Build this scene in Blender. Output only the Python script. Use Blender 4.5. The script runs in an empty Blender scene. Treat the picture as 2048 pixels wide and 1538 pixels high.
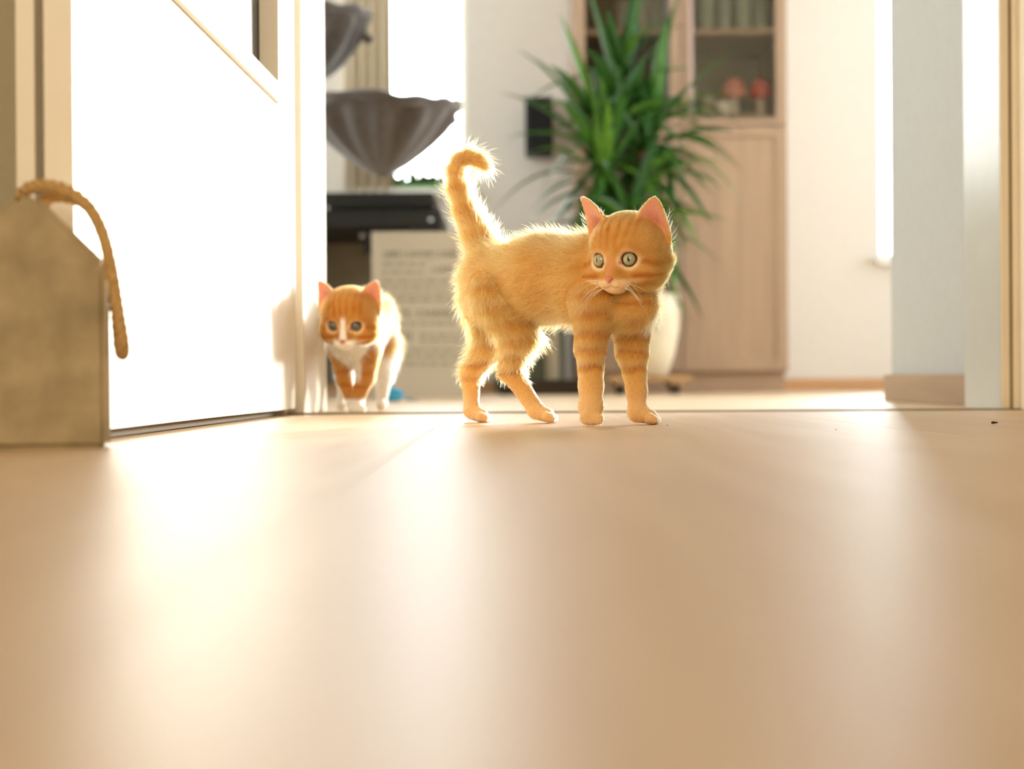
import bpy, bmesh, math, random
import numpy as np
from mathutils import Vector, Matrix, Euler

# ------------------------------------------------------------------ camera
SC = bpy.context.scene
COL = SC.collection
FPX = 2960.0          # focal length in pixels of a 2048 px wide frame (25 mm on a 17.3 mm sensor)
CAM_H = 0.0424        # lens a hand's width above the floor
PITCH = -9.5 / FPX
ROLL = -0.0065
cam_d = bpy.data.cameras.new('camera')
cam_d.lens = 25.0
cam_d.sensor_width = 25.0 * 2048.0 / FPX
cam_d.clip_start = 0.01
cam_d.dof.use_dof = True
cam_d.dof.focus_distance = 1.375
cam_d.dof.aperture_fstop = 2.1
cam = bpy.data.objects.new('camera', cam_d)
COL.objects.link(cam)
CAM_M = (Matrix.Translation((0, 0, CAM_H)) @ Matrix.Rotation(math.pi / 2 + PITCH, 4, 'X')
         @ Matrix.Rotation(ROLL, 4, 'Z'))
cam.matrix_world = CAM_M
SC.camera = cam

def at(px, py, Y):
    """world point at depth Y that the photograph shows at (px, py); used to measure sizes"""
    d = CAM_M.to_3x3() @ Vector(((px - 1024) / FPX, (769 - py) / FPX, -1.0))
    return Vector((d.x / d.y * Y, Y, CAM_H + d.z / d.y * Y))

# ------------------------------------------------------------------ light
WORLD_STRENGTH = 4.0
SUN_STRENGTH = 5.3
SUN_AZ = math.radians(27.5)
SUN_EL = math.radians(8.0)
world = bpy.data.worlds.new('sky')
SC.world = world
world.use_nodes = True
bgn = world.node_tree.nodes['Background']
# a hazy white sky that grows brighter towards the low sun
wn, wl = world.node_tree.nodes, world.node_tree.links
sdir = (math.sin(SUN_AZ) * math.cos(SUN_EL), math.cos(SUN_AZ) * math.cos(SUN_EL), math.sin(SUN_EL))
wtc = wn.new('ShaderNodeTexCoord'); wdot = wn.new('ShaderNodeVectorMath'); wdot.operation = 'DOT_PRODUCT'
wdot.inputs[1].default_value = sdir
wl.new(wtc.outputs['Generated'], wdot.inputs[0])
wmx = wn.new('ShaderNodeMath'); wmx.operation = 'MAXIMUM'; wmx.inputs[1].default_value = 0.0
wl.new(wdot.outputs['Value'], wmx.inputs[0])
wpw = wn.new('ShaderNodeMath'); wpw.operation = 'POWER'; wpw.inputs[1].default_value = 4.0
wl.new(wmx.outputs[0], wpw.inputs[0])
wma = wn.new('ShaderNodeMath'); wma.operation = 'MULTIPLY_ADD'
wma.inputs[1].default_value = 3.8 * WORLD_STRENGTH; wma.inputs[2].default_value = WORLD_STRENGTH
wl.new(wpw.outputs[0], wma.inputs[0]); wl.new(wma.outputs[0], bgn.inputs['Strength'])
bgn.inputs['Color'].default_value = (0.92, 0.965, 1.0, 1)

sun_d = bpy.data.lights.new('sun', 'SUN')
sun_d.energy = SUN_STRENGTH
sun_d.angle = math.radians(7.0)
sun_d.color = (1.0, 0.94, 0.84)
sun = bpy.data.objects.new('sun', sun_d)
COL.objects.link(sun)
sd = Vector((-math.sin(SUN_AZ) * math.cos(SUN_EL), -math.cos(SUN_AZ) * math.cos(SUN_EL), -math.sin(SUN_EL)))
sun.rotation_euler = sd.to_track_quat('-Z', 'Y').to_euler()
sun.location = (3, 8, 3)

SC.cycles.max_bounces = 8
SC.cycles.transmission_bounces = 7
SC.cycles.glossy_bounces = 3
SC.view_settings.view_transform = 'Standard'
SC.view_settings.look = 'None'
SC.view_settings.gamma = 1.0
SC.view_settings.use_curve_mapping = False
SC.view_settings.exposure = 1.06

def portal(name, loc, rot, sx, sy):
    """marks a window opening so that the sky's light is sampled through it (adds no light)"""
    l = bpy.data.lights.new(name, 'AREA')
    l.shape = 'RECTANGLE'; l.size = sx; l.size_y = sy
    l.cycles.is_portal = True
    o = bpy.data.objects.new(name, l)
    o.location = loc; o.rotation_euler = rot
    COL.objects.link(o)

# ------------------------------------------------------------------ materials
def mat(name, color, rough=0.6, color2=None, scale=30.0, detail=3.0, bump=0.0, bump_scale=None, stretch=(1, 1, 1),
        metal=0.0, coat=0.0, spec=0.5, trans=0.0, alpha=1.0, sheen=0.0, ior=1.45, emit=None, coords='Object'):
    m = bpy.data.materials.new(name)
    m.use_nodes = True
    nt = m.node_tree; N = nt.nodes; L = nt.links
    b = N['Principled BSDF']
    b.inputs['Base Color'].default_value = (*color, 1)
    b.inputs['Roughness'].default_value = rough
    b.inputs['Metallic'].default_value = metal
    b.inputs['Coat Weight'].default_value = coat
    b.inputs['Specular IOR Level'].default_value = spec
    b.inputs['Transmission Weight'].default_value = trans
    b.inputs['Alpha'].default_value = alpha
    b.inputs['Sheen Weight'].default_value = sheen
    b.inputs['IOR'].default_value = ior
    if emit:
        b.inputs['Emission Color'].default_value = (*emit[0], 1)
        b.inputs['Emission Strength'].default_value = emit[1]
    tc = N.new('ShaderNodeTexCoord'); mp = N.new('ShaderNodeMapping')
    mp.inputs['Scale'].default_value = stretch
    L.new(tc.outputs[coords], mp.inputs['Vector'])
    nz = N.new('ShaderNodeTexNoise')
    nz.inputs['Scale'].default_value = scale; nz.inputs['Detail'].default_value = detail
    L.new(mp.outputs['Vector'], nz.inputs['Vector'])
    c2 = color2 if color2 else tuple(c * 0.94 for c in color)
    mx = N.new('ShaderNodeMix'); mx.data_type = 'RGBA'
    mx.inputs['A'].default_value = (*color, 1); mx.inputs['B'].default_value = (*c2, 1)
    rp = N.new('ShaderNodeMapRange')
    rp.inputs['From Min'].default_value = 0.3; rp.inputs['From Max'].default_value = 0.7
    L.new(nz.outputs['Fac'], rp.inputs['Value'])
    L.new(rp.outputs['Result'], mx.inputs['Factor'])
    L.new(mx.outputs['Result'], b.inputs['Base Color'])
    if bump:
        nb = N.new('ShaderNodeTexNoise'); nb.inputs['Scale'].default_value = bump_scale or scale * 3
        L.new(mp.outputs['Vector'], nb.inputs['Vector'])
        bp = N.new('ShaderNodeBump'); bp.inputs['Strength'].default_value = bump; bp.inputs['Distance'].default_value = 0.002
        L.new(nb.outputs['Fac'], bp.inputs['Height']); L.new(bp.outputs['Normal'], b.inputs['Normal'])
    return m

def wood_mat(name, ca, cb, rough=0.4, along='Y', spec=0.5, rnd=0.12, coat=0.0, scale=1.0):
    """wood grain running along one axis, each piece a little different"""
    m = bpy.data.materials.new(name); m.use_nodes = True
    nt = m.node_tree; N = nt.nodes; L = nt.links; b = N['Principled BSDF']
    tc = N.new('ShaderNodeTexCoord'); oi = N.new('ShaderNodeObjectInfo'); mp = N.new('ShaderNodeMapping')
    s = {'X': (2.2, 40, 40), 'Y': (40, 2.2, 40), 'Z': (40, 40, 2.2)}[along]
    mp.inputs['Scale'].default_value = tuple(v * scale for v in s)
    cmb = N.new('ShaderNodeCombineXYZ')
    mul = N.new('ShaderNodeMath'); mul.operation = 'MULTIPLY'; mul.inputs[1].default_value = 37.0
    L.new(oi.outputs['Random'], mul.inputs[0])
    for i in range(3): L.new(mul.outputs[0], cmb.inputs[i])
    L.new(cmb.outputs[0], mp.inputs['Location'])
    L.new(tc.outputs['Object'], mp.inputs['Vector'])
    nz = N.new('ShaderNodeTexNoise'); nz.inputs['Scale'].default_value = 1.0; nz.inputs['Detail'].default_value = 6
    nz.inputs['Distortion'].default_value = 0.6
    L.new(mp.outputs[0], nz.inputs['Vector'])
    rp = N.new('ShaderNodeValToRGB')
    rp.color_ramp.elements[0].position = 0.3; rp.color_ramp.elements[0].color = (*cb, 1)
    rp.color_ramp.elements[1].position = 0.68; rp.color_ramp.elements[1].color = (*ca, 1)
    L.new(nz.outputs['Fac'], rp.inputs['Fac'])
    hs = N.new('ShaderNodeHueSaturation')
    mr = N.new('ShaderNodeMapRange'); mr.inputs['To Min'].default_value = 1 - rnd; mr.inputs['To Max'].default_value = 1 + rnd * 0.6
    L.new(oi.outputs['Random'], mr.inputs['Value']); L.new(mr.outputs[0], hs.inputs['Value'])
    L.new(rp.outputs['Color'], hs.inputs['Color'])
    L.new(hs.outputs['Color'], b.inputs['Base Color'])
    b.inputs['Roughness'].default_value = rough
    b.inputs['Specular IOR Level'].default_value = spec
    b.inputs['Coat Weight'].default_value = coat
    bp = N.new('ShaderNodeBump'); bp.inputs['Strength'].default_value = 0.08; bp.inputs['Distance'].default_value = 0.0006
    L.new(nz.outputs['Fac'], bp.inputs['Height']); L.new(bp.outputs['Normal'], b.inputs['Normal'])
    return m

# ------------------------------------------------------------------ geometry helpers
def tag(o, label=None, cat=None, group=None, kind=None):
    if label: o['label'] = label
    if cat: o['category'] = cat
    if group: o['group'] = group
    if kind: o['kind'] = kind
    return o

def empty(name, loc=(0, 0, 0), rotz=0.0):
    o = bpy.data.objects.new(name, None)
    o.empty_display_size = 0.05
    o.location = loc; o.rotation_euler = (0, 0, rotz)
    COL.objects.link(o)
    return o

def link(name, me, m, parent=None, loc=None, smooth=False):
    o = bpy.data.objects.new(name, me)
    if m is not None and len(me.materials) == 0: me.materials.append(m)
    COL.objects.link(o)
    if parent is not None: o.parent = parent
    if loc is not None: o.location = loc
    if smooth: me.polygons.foreach_set('use_smooth', [True] * len(me.polygons))
    return o

def pydata(name, v, f, m, parent=None, loc=None, smooth=False):
    me = bpy.data.meshes.new(name)
    me.from_pydata([tuple(p) for p in v], [], [tuple(q) for q in f]); me.update()
    return link(name, me, m, parent, loc, smooth)

def from_bm(name, bm, m, parent=None, loc=None, smooth=False):
    me = bpy.data.meshes.new(name); bm.normal_update(); bm.to_mesh(me); bm.free()
    return link(name, me, m, parent, loc, smooth)

def bm_box(bm, x0, x1, y0, y1, z0, z1, bevel=0.0, seg=2):
    vs = [bm.verts.new(p) for p in ((x0, y0, z0), (x1, y0, z0), (x1, y1, z0), (x0, y1, z0),
                                    (x0, y0, z1), (x1, y0, z1), (x1, y1, z1), (x0, y1, z1))]
    fs = [bm.faces.new([vs[i] for i in q]) for q in ((3, 2, 1, 0), (4, 5, 6, 7), (0, 1, 5, 4), (1, 2, 6, 5), (2, 3, 7, 6), (3, 0, 4, 7))]
    if bevel:
        es = list({e for f in fs for e in f.edges})
        bmesh.ops.bevel(bm, geom=es, offset=bevel, segments=seg, affect='EDGES', profile=0.5)
    return vs

def box(name, x0, x1, y0, y1, z0, z1, m, parent=None, bevel=0.0, seg=2):
    bm = bmesh.new(); bm_box(bm, x0, x1, y0, y1, z0, z1, bevel, seg)
    return from_bm(name, bm, m, parent)

def lathe(name, prof, m, parent=None, loc=(0, 0, 0), n=32, smooth=True):
    v, f = [], []
    for r, z in prof:
        for i in range(n):
            a = 2 * math.pi * i / n
            v.append((r * math.cos(a), r * math.sin(a), z))
    for j in range(len(prof) - 1):
        for i in range(n):
            k = (i + 1) % n
            f.append((j * n + i, j * n + k, (j + 1) * n + k, (j + 1) * n + i))
    if prof[0][0] > 1e-5: f.append(tuple(reversed(range(n))))
    if prof[-1][0] > 1e-5: f.append(tuple(range((len(prof) - 1) * n, len(prof) * n)))
    return pydata(name, v, f, m, parent, loc, smooth)

def catmull(pts, n):
    P = np.array([tuple(p) for p in pts], float)
    P = np.vstack([2 * P[0] - P[1], P, 2 * P[-1] - P[-2]])
    out = []
    for i in range(1, len(P) - 2):
        for k in range(n):
            t = k / n
            out.append(0.5 * ((2 * P[i]) + (P[i + 1] - P[i - 1]) * t + (2 * P[i - 1] - 5 * P[i] + 4 * P[i + 1] - P[i + 2]) * t * t
                              + (3 * P[i] - P[i - 1] - 3 * P[i + 1] + P[i + 2]) * t ** 3))
    out.append(P[-2])
    return np.array(out)

def tube_geo(path, radii, n=8, V=None, F=None):
    V = [] if V is None else V; F = [] if F is None else F
    path = [Vector(p) for p in path]
    base = len(V); up = Vector((0.13, 0.21, 0.97)); last = None
    for i, p in enumerate(path):
        t = (path[min(i + 1, len(path) - 1)] - path[max(i - 1, 0)]).normalized()
        u = (last - t * last.dot(t)) if last is not None else t.cross(up)
        if u.length < 1e-6: u = t.orthogonal()
        u.normalize(); last = u; w = t.cross(u)
        r = radii[i] if hasattr(radii, '__len__') else radii
        for k in range(n):
            a = 2 * math.pi * k / n
            V.append(p + u * (r * math.cos(a)) + w * (r * math.sin(a)))
    for i in range(len(path) - 1):
        for k in range(n):
            q = (k + 1) % n
            F.append((base + i * n + k, base + i * n + q, base + (i + 1) * n + q, base + (i + 1) * n + k))
    F.append(tuple(base + k for k in reversed(range(n))))
    F.append(tuple(base + (len(path) - 1) * n + k for k in range(n)))
    return V, F

def tube(name, path, radii, m, parent=None, n=8, loc=None):
    V, F = tube_geo(path, radii, n)
    return pydata(name, V, F, m, parent, loc, True)
# ------------------------------------------------------------------ room shell
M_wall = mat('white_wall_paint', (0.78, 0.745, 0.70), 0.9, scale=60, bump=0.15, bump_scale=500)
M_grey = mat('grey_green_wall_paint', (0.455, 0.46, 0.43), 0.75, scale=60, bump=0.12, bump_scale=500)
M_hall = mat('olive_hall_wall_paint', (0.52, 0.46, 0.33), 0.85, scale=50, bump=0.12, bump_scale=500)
M_ceil = mat('ceiling_paint', (0.82, 0.80, 0.76), 0.95)
M_lacq = mat('white_door_lacquer', (0.86, 0.80, 0.70), 0.32, scale=15, color2=(0.84, 0.78, 0.68))
M_frame = mat('cream_frame_lacquer', (0.82, 0.72, 0.56), 0.35, scale=15)
M_seal = mat('black_rubber_seal', (0.012, 0.013, 0.013), 0.5)
M_sealg = mat('brown_rubber_seal', (0.30, 0.22, 0.12), 0.6)
M_thresh = mat('olive_threshold_strip', (0.24, 0.19, 0.10), 0.45, metal=0.2)
M_floorw = wood_mat('pale_oak_laminate', (0.72, 0.53, 0.345), (0.65, 0.465, 0.29), 0.42, 'Y', 0.36, 0.04)
M_subf = mat('dark_subfloor', (0.10, 0.08, 0.06), 0.9)
M_basew = wood_mat('oak_skirting', (0.40, 0.28, 0.18), (0.32, 0.22, 0.14), 0.5, 'Y', 0.4, 0.05)
M_basex = wood_mat('orange_oak_skirting', (0.62, 0.36, 0.18), (0.55, 0.31, 0.15), 0.5, 'X', 0.4, 0.05)
M_pvc = mat('white_window_frame', (0.85, 0.85, 0.82), 0.35)

def glass_mat(name, tint=(1, 1, 1), rough=0.0):
    m = bpy.data.materials.new(name); m.use_nodes = True
    nt = m.node_tree; N = nt.nodes; L = nt.links
    N.remove(N['Principled BSDF'])
    tr = N.new('ShaderNodeBsdfTransparent'); tr.inputs['Color'].default_value = (*tint, 1)
    gl = N.new('ShaderNodeBsdfGlossy'); gl.inputs['Roughness'].default_value = rough
    fr = N.new('ShaderNodeFresnel'); fr.inputs['IOR'].default_value = 1.45
    mx = N.new('ShaderNodeMixShader')
    L.new(fr.outputs[0], mx.inputs[0]); L.new(tr.outputs[0], mx.inputs[1]); L.new(gl.outputs[0], mx.inputs[2])
    L.new(mx.outputs[0], N['Material Output'].inputs['Surface'])
    return m
M_glass = glass_mat('window_glass', (0.97, 0.985, 0.975))
M_dglass = glass_mat('door_glass', (0.80, 0.78, 0.70), 0.45)
M_cglass = glass_mat('cabinet_glass', (0.93, 0.92, 0.88), 0.02)

YW0, YW1 = 1.88, 2.03          # hall face and living-room face of the door wall
XL, XR = -0.2645, 0.622        # reveals of the door opening
CEIL = 2.5
RX0, RX1, RYB = -2.2, 2.7, 4.90

floor = box('floor', RX0, RX1, -1.3, RYB + 0.02, -0.06, -0.009, M_subf)
tag(floor, kind='structure')
def plank_row(x, w, y0, y1, first):
    y = y0
    L = first
    while y < y1 - 0.02:
        e = min(y + L, y1)
        key = (round(w, 4), round(e - y, 4))
        me = plank_cache.get(key)
        if me is None:
            bm = bmesh.new()
            bm_box(bm, -w / 2 + 0.0002, w / 2 - 0.0002, -(e - y) / 2 + 0.0002, (e - y) / 2 - 0.0002, -0.008, 0.0, 0.0005, 1)
            me = bpy.data.meshes.new('plank'); bm.to_mesh(me); bm.free(); me.materials.append(M_floorw)
            plank_cache[key] = me
        o = bpy.data.objects.new('plank', me); COL.objects.link(o)
        o.parent = floor; o.location = (x + w / 2, (y + e) / 2, 0)
        y = e; L = 1.285
plank_cache = {}
PW = 0.193
rnd = random.Random(4)
k0 = math.floor((RX0 - 0.317) / PW)
for k in range(k0, 100):
    x = 0.317 + k * PW
    if x > RX1: break
    fst = [0.62, 1.05, 0.30, 0.84][k % 4]
    plank_row(x, PW, 1.893, RYB, fst)
    if -1.5 < x < 1.3: plank_row(x, PW, -1.15, 1.873, [0.9, 0.45, 1.2, 0.7][k % 4])
# raised joint profile in the doorway
bm = bmesh.new(); bm_box(bm, -1.5, 1.3, 1.873, 1.893, -0.004, 0.0022, 0.0012, 2)
tag(from_bm('trim_1', bm, M_thresh), kind='structure')

# hall walls
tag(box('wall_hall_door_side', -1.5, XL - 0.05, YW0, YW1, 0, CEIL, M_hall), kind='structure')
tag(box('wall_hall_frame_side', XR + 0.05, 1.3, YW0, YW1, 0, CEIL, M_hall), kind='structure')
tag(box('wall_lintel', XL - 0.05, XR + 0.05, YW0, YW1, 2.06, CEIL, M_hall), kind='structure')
tag(box('wall_left', -1.6, -1.5, -1.2, YW0, 0, CEIL, M_wall), kind='structure')
tag(box('wall_right', 1.3, 1.4, -1.2, YW0, 0, CEIL, M_wall), kind='structure')
bm = bmesh.new()                                        # end wall of the hall behind the camera, with an unseen window added for fill light
bm_box(bm, -1.6, -0.75, -1.3, -1.2, 0, CEIL); bm_box(bm, 0.55, 1.4, -1.3, -1.2, 0, CEIL)
bm_box(bm, -0.75, 0.55, -1.3, -1.2, 0, 0.3); bm_box(bm, -0.75, 0.55, -1.3, -1.2, 2.0, CEIL)
tag(from_bm('wall_hall_end', bm, M_wall), kind='structure')
r4 = empty('window_fill_hall', (-0.1, -1.25, 0.3)); tag(r4, kind='structure')
bm = bmesh.new()
for xx in (-0.65, -0.02, 0.61): bm_box(bm, xx, xx + 0.04, -0.02, 0.02, 0, 1.7, 0.003)
bm_box(bm, -0.65, 0.65, -0.02, 0.02, 0, 0.04, 0.003); bm_box(bm, -0.65, 0.65, -0.02, 0.02, 1.66, 1.7, 0.003)
from_bm('window_frame', bm, M_pvc, r4)
box('pane', -0.61, 0.61, -0.003, 0.003, 0.04, 1.66, glass_mat('warm_fill_glass', (1.0, 0.88, 0.70)), r4)  # pane tinted to warm the added fill light in the hall
tag(box('ceiling', RX0 - 0.1, RX1 + 0.1, -1.3, RYB + 0.2, CEIL, CEIL + 0.1, M_ceil), kind='structure')

# door lining and casings
bm = bmesh.new()
bm_box(bm, XL - 0.05, XL, YW0, 2.112, 0, 2.06, 0.0015)
bm_box(bm, XL - 0.10, XL - 0.02, YW0 - 0.022, YW0 - 0.0005, 0, 2.12, 0.002)
bm_box(bm, XL - 0.10, XL - 0.0005, 2.0305, 2.111, 0, 2.1, 0.002)
tag(from_bm('trim_2', bm, M_lacq), kind='structure')
bm = bmesh.new()
bm_box(bm, XR, XR + 0.0105, YW0, YW1, 0, 2.06, 0.0012)
bm_box(bm, XR + 0.0145, XR + 0.05, YW0 - 0.004, YW1, 0, 2.06, 0.0015)
bm_box(bm, XR + 0.0215, XR + 0.09, YW0 - 0.024, YW0 - 0.0045, 0, 2.12, 0.0025)
fr = from_bm('trim_3', bm, M_frame); tag(fr, kind='structure')
bm = bmesh.new(); bm_box(bm, XR + 0.0105, XR + 0.0145, YW0 + 0.001, YW1 - 0.01, 0, 2.06)
from_bm('seal', bm, M_sealg, fr)
# grey lacquered reveal lining beyond the frame
bm = bmesh.new(); bm_box(bm, XR - 0.0008, XR + 0.0004, YW0 + 0.0015, YW1, 0.0015, 2.06)
tag(from_bm('trim_4', bm, mat('grey_reveal_lacquer', (0.53, 0.53, 0.48), 0.28, scale=20)), kind='structure')
bm = bmesh.new(); bm_box(bm, XL, XR, YW0, YW1, 2.04, 2.06, 0.002)
tag(from_bm('trim_5', bm, M_lacq), kind='structure')

# living room walls
GX, GY = 0.672, 2.62
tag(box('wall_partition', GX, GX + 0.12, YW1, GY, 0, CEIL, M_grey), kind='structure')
bm = bmesh.new(); bm_box(bm, GX - 0.012, GX - 0.0003, YW1 + 0.001, GY + 0.011, 0, 0.047, 0.002)
tag(from_bm('baseboard_partition', bm, M_basew), kind='structure')
tag(box('wall_front', 1.3, RX1, YW0, YW1, 0, CEIL, M_wall), kind='structure')
tag(box('wall_front_left', RX0, -1.5, YW0, YW1, 0, CEIL, M_wall), kind='structure')

# back wall with two window openings
W1 = (-0.515, -0.147, 0.675, 2.25)
W2 = (1.222, 2.30, 0.44, 2.25)
bm = bmesh.new()
y0, y1 = RYB, RYB + 0.16
bm_box(bm, RX0, W1[0], y0, y1, 0, CEIL); bm_box(bm, W1[1], W2[0], y0, y1, 0, CEIL); bm_box(bm, W2[1], RX1, y0, y1, 0, CEIL)
for w in (W1, W2):
    bm_box(bm, w[0], w[1], y0, y1, 0, w[2]); bm_box(bm, w[0], w[1], y0, y1, w[3], CEIL)
tag(from_bm('wall_back', bm, M_wall), kind='structure')
bm = bmesh.new(); bm_box(bm, RX0, RX1, RYB - 0.014, RYB - 0.0003, 0, 0.04, 0.003)
tag(from_bm('baseboard_back', bm, M_basex), kind='structure')
W5 = (2.5, 4.3, 0.5, 2.2)  # unseen left window, added to brighten the back wall and partition
bm = bmesh.new()
bm_box(bm, RX0 - 0.15, RX0, YW0, W5[0], 0, CEIL); bm_box(bm, RX0 - 0.15, RX0, W5[1], RYB + 0.16, 0, CEIL)
bm_box(bm, RX0 - 0.15, RX0, W5[0], W5[1], 0, W5[2]); bm_box(bm, RX0 - 0.15, RX0, W5[0], W5[1], W5[3], CEIL)
tag(from_bm('wall_living_left', bm, M_wall), kind='structure')
# right wall with an unseen window added to brighten the back wall
W3 = (3.4, 4.6, 0.12, 2.15)
bm = bmesh.new()
bm_box(bm, RX1, RX1 + 0.15, YW0, W3[0], 0, CEIL); bm_box(bm, RX1, RX1 + 0.15, W3[1], RYB + 0.16, 0, CEIL)
bm_box(bm, RX1, RX1 + 0.15, W3[0], W3[1], 0, W3[2]); bm_box(bm, RX1, RX1 + 0.15, W3[0], W3[1], W3[3], CEIL)
tag(from_bm('wall_living_right', bm, M_wall), kind='structure')

def window_y(name, w, mull=None):
    r = empty(name, ((w[0] + w[1]) / 2, RYB + 0.12, w[2])); tag(r, kind='structure')
    cx = (w[0] + w[1]) / 2; hw = (w[1] - w[0]) / 2; h = w[3] - w[2]; t = 0.02
    bm = bmesh.new()
    bm_box(bm, -hw, -hw + t, -0.02, 0.02, 0, h, 0.003); bm_box(bm, hw - t, hw, -0.02, 0.02, 0, h, 0.003)
    bm_box(bm, -hw + t, hw - t, -0.02, 0.02, 0, t, 0.003); bm_box(bm, -hw + t, hw - t, -0.02, 0.02, h - t, h, 0.003)
    if mull is not None: bm_box(bm, mull - 0.025, mull + 0.025, -0.02, 0.02, t, h - t, 0.003)
    from_bm('window_frame', bm, M_pvc, r)
    box('pane', -hw + t, hw - t, -0.003, 0.003, t, h - t, M_glass, r)
    bm = bmesh.new(); bm_box(bm, -hw - 0.02, hw + 0.02, -0.155, -0.1205, -0.026, 0.0, 0.004)
    bm_box(bm, -hw + 0.001, hw - 0.001, -0.1205, -0.021, -0.02, 0.001)
    from_bm('window_sill', bm, M_pvc, r)
    return r
window_y('window_1', W1)
window_y('window_2', W2)
for nm, xw, W in (('window_fill_right', RX1 + 0.1, W3), ('window_fill_left', RX0 - 0.1, W5)):
    r = empty(nm, (xw, (W[0] + W[1]) / 2, W[2])); tag(r, kind='structure')
    hw = (W[1] - W[0]) / 2; h = W[3] - W[2]
    bm = bmesh.new()
    for yy in (-hw, -0.02, hw - 0.04): bm_box(bm, -0.02, 0.02, yy, yy + 0.04, 0, h, 0.003)
    bm_box(bm, -0.02, 0.02, -hw, hw, 0, 0.04, 0.003); bm_box(bm, -0.02, 0.02, -hw, hw, h - 0.04, h, 0.003)
    from_bm('window_frame', bm, M_pvc, r)
    box('pane', -0.003, 0.003, -hw + 0.04, hw - 0.04, 0.04, h - 0.04, M_glass, r)

portal('window_portal', ((W1[0] + W1[1]) / 2, RYB + 0.17, (W1[2] + W1[3]) / 2), (-math.pi / 2, 0, 0), W1[1] - W1[0], W1[3] - W1[2])
portal('window_portal', ((W2[0] + W2[1]) / 2, RYB + 0.17, (W2[2] + W2[3]) / 2), (-math.pi / 2, 0, 0), W2[1] - W2[0], W2[3] - W2[2])
portal('window_portal', (RX1 + 0.16, (W3[0] + W3[1]) / 2, (W3[2] + W3[3]) / 2), (0, math.pi / 2, 0), W3[3] - W3[2], W3[1] - W3[0])
portal('window_portal', (RX0 - 0.16, (W5[0] + W5[1]) / 2, (W5[2] + W5[3]) / 2), (0, -math.pi / 2, 0), W5[3] - W5[2], W5[1] - W5[0])
portal('hall_portal', (-0.1, -1.28, 1.15), (math.pi / 2, 0, 0), 1.3, 1.7)

# ------------------------------------------------------------------ door leaf, open towards the camera
door = empty('door_1', (-0.294, 0.997, 0), 0.0); tag(door, kind='structure')
ang = math.atan(0.0274)
door.rotation_euler = (0, 0, math.pi / 2 - ang)        # local x runs from the latch edge to the hinge, local +y is the hidden side
DL, DT, DB, DH = 0.854, 0.039, 0.0085, 2.04
O = (0.13, 0.7226, 0.388, 1.92)                        # glazed opening: x0, x1, z0, z1
def bm_frame(bm, x0, x1, z0, z1, o, ya, yb, bev=0.0):
    bm_box(bm, x0, o[0], ya, yb, z0, z1); bm_box(bm, o[1], x1, ya, yb, z0, z1)
    bm_box(bm, o[0], o[1], ya, yb, z0, o[2]); bm_box(bm, o[0], o[1], ya, yb, o[3], z1)
bm = bmesh.new()
bm_frame(bm, 0, DL, DB, DH, O, 0, 0.0200)
bm_frame(bm, 0.03, DL, DB, DH, O, 0.0200, 0.0265)
bm_frame(bm, 0, DL, DB, DH, O, 0.0265, DT)
bmesh.ops.remove_doubles(bm, verts=bm.verts, dist=1e-6)
from_bm('leaf', bm, M_lacq, door)
for ya, yb in ((-0.006, 0.0), (DT, DT + 0.006)):
    bm = bmesh.new(); w = 0.0205
    bm_frame(bm, O[0] - w, O[1] + w, O[2] - w, O[3] + w, O, ya, yb)
    from_bm('glazing_bead', bm, M_lacq, door)
bm = bmesh.new(); g = 0.006
bm_frame(bm, O[0], O[1], O[2], O[3], (O[0] + g, O[1] - g, O[2] + g, O[3] - g), 0.0165, 0.0225)
from_bm('gasket', bm, M_seal, door)
box('glass_pane', O[0] + g, O[1] - g, 0.0175, 0.0215, O[2] + g, O[3] - g, M_dglass, door)
bm = bmesh.new(); bm_box(bm, 0.012, DL - 0.06, 0.012, 0.027, 0.0012, DB - 0.0002)
from_bm('bottom_seal', bm, mat('brown_brush_seal', (0.13, 0.085, 0.04), 0.9), door)
# lever handle high up on the latch side
for s in (-1, 1):
    y = 0.0 if s < 0 else DT
    bm = bmesh.new()
    bmesh.ops.create_cone(bm, cap_ends=True, segments=24, radius1=0.026, radius2=0.025, depth=0.008,
                          matrix=Matrix.Translation((0.06, y + s * 0.004, 1.05)) @ Matrix.Rotation(math.pi / 2, 4, 'X'))
    rose = from_bm('handle_rose', bm, mat('brushed_steel', (0.6, 0.59, 0.57), 0.3, metal=1.0), door, smooth=False)
    tube('handle_lever', [(0.06, y + s * 0.008, 1.05), (0.06, y + s * 0.045, 1.05), (0.07, y + s * 0.052, 1.05), (0.18, y + s * 0.052, 1.05)],
         0.009, rose.data.materials[0], door, 12)
# ------------------------------------------------------------------ concrete door stop with rope
M_conc = mat('grey_concrete', (0.46, 0.365, 0.225), 0.95, (0.28, 0.22, 0.13), scale=30, detail=5, bump=0.5, bump_scale=90)
M_rope = mat('jute_rope', (0.62, 0.40, 0.17), 0.85, (0.48, 0.29, 0.11), scale=250, bump=0.6, bump_scale=900)
stop = empty('door_stop', (-0.3045, 0.932, 0), math.radians(12))
tag(stop, 'grey concrete house-shaped door stop with a rope loop, standing by the door edge', 'door stop')
hw, eh, th, tw, dp = 0.0475, 0.119, 0.160, 0.0065, 0.046
prof = [(-hw, 0), (hw, 0), (hw, eh), (tw, th), (-tw, th), (-hw, eh)]
bm = bmesh.new()
f0 = bm.faces.new([bm.verts.new((x, 0, z)) for x, z in prof])
ret = bmesh.ops.extrude_face_region(bm, geom=[f0])
bmesh.ops.translate(bm, verts=[v for v in ret['geom'] if isinstance(v, bmesh.types.BMVert)], vec=(0, dp, 0))
bmesh.ops.recalc_face_normals(bm, faces=bm.faces)
bmesh.ops.bevel(bm, geom=list(bm.edges), offset=0.004, segments=3, affect='EDGES')
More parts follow.
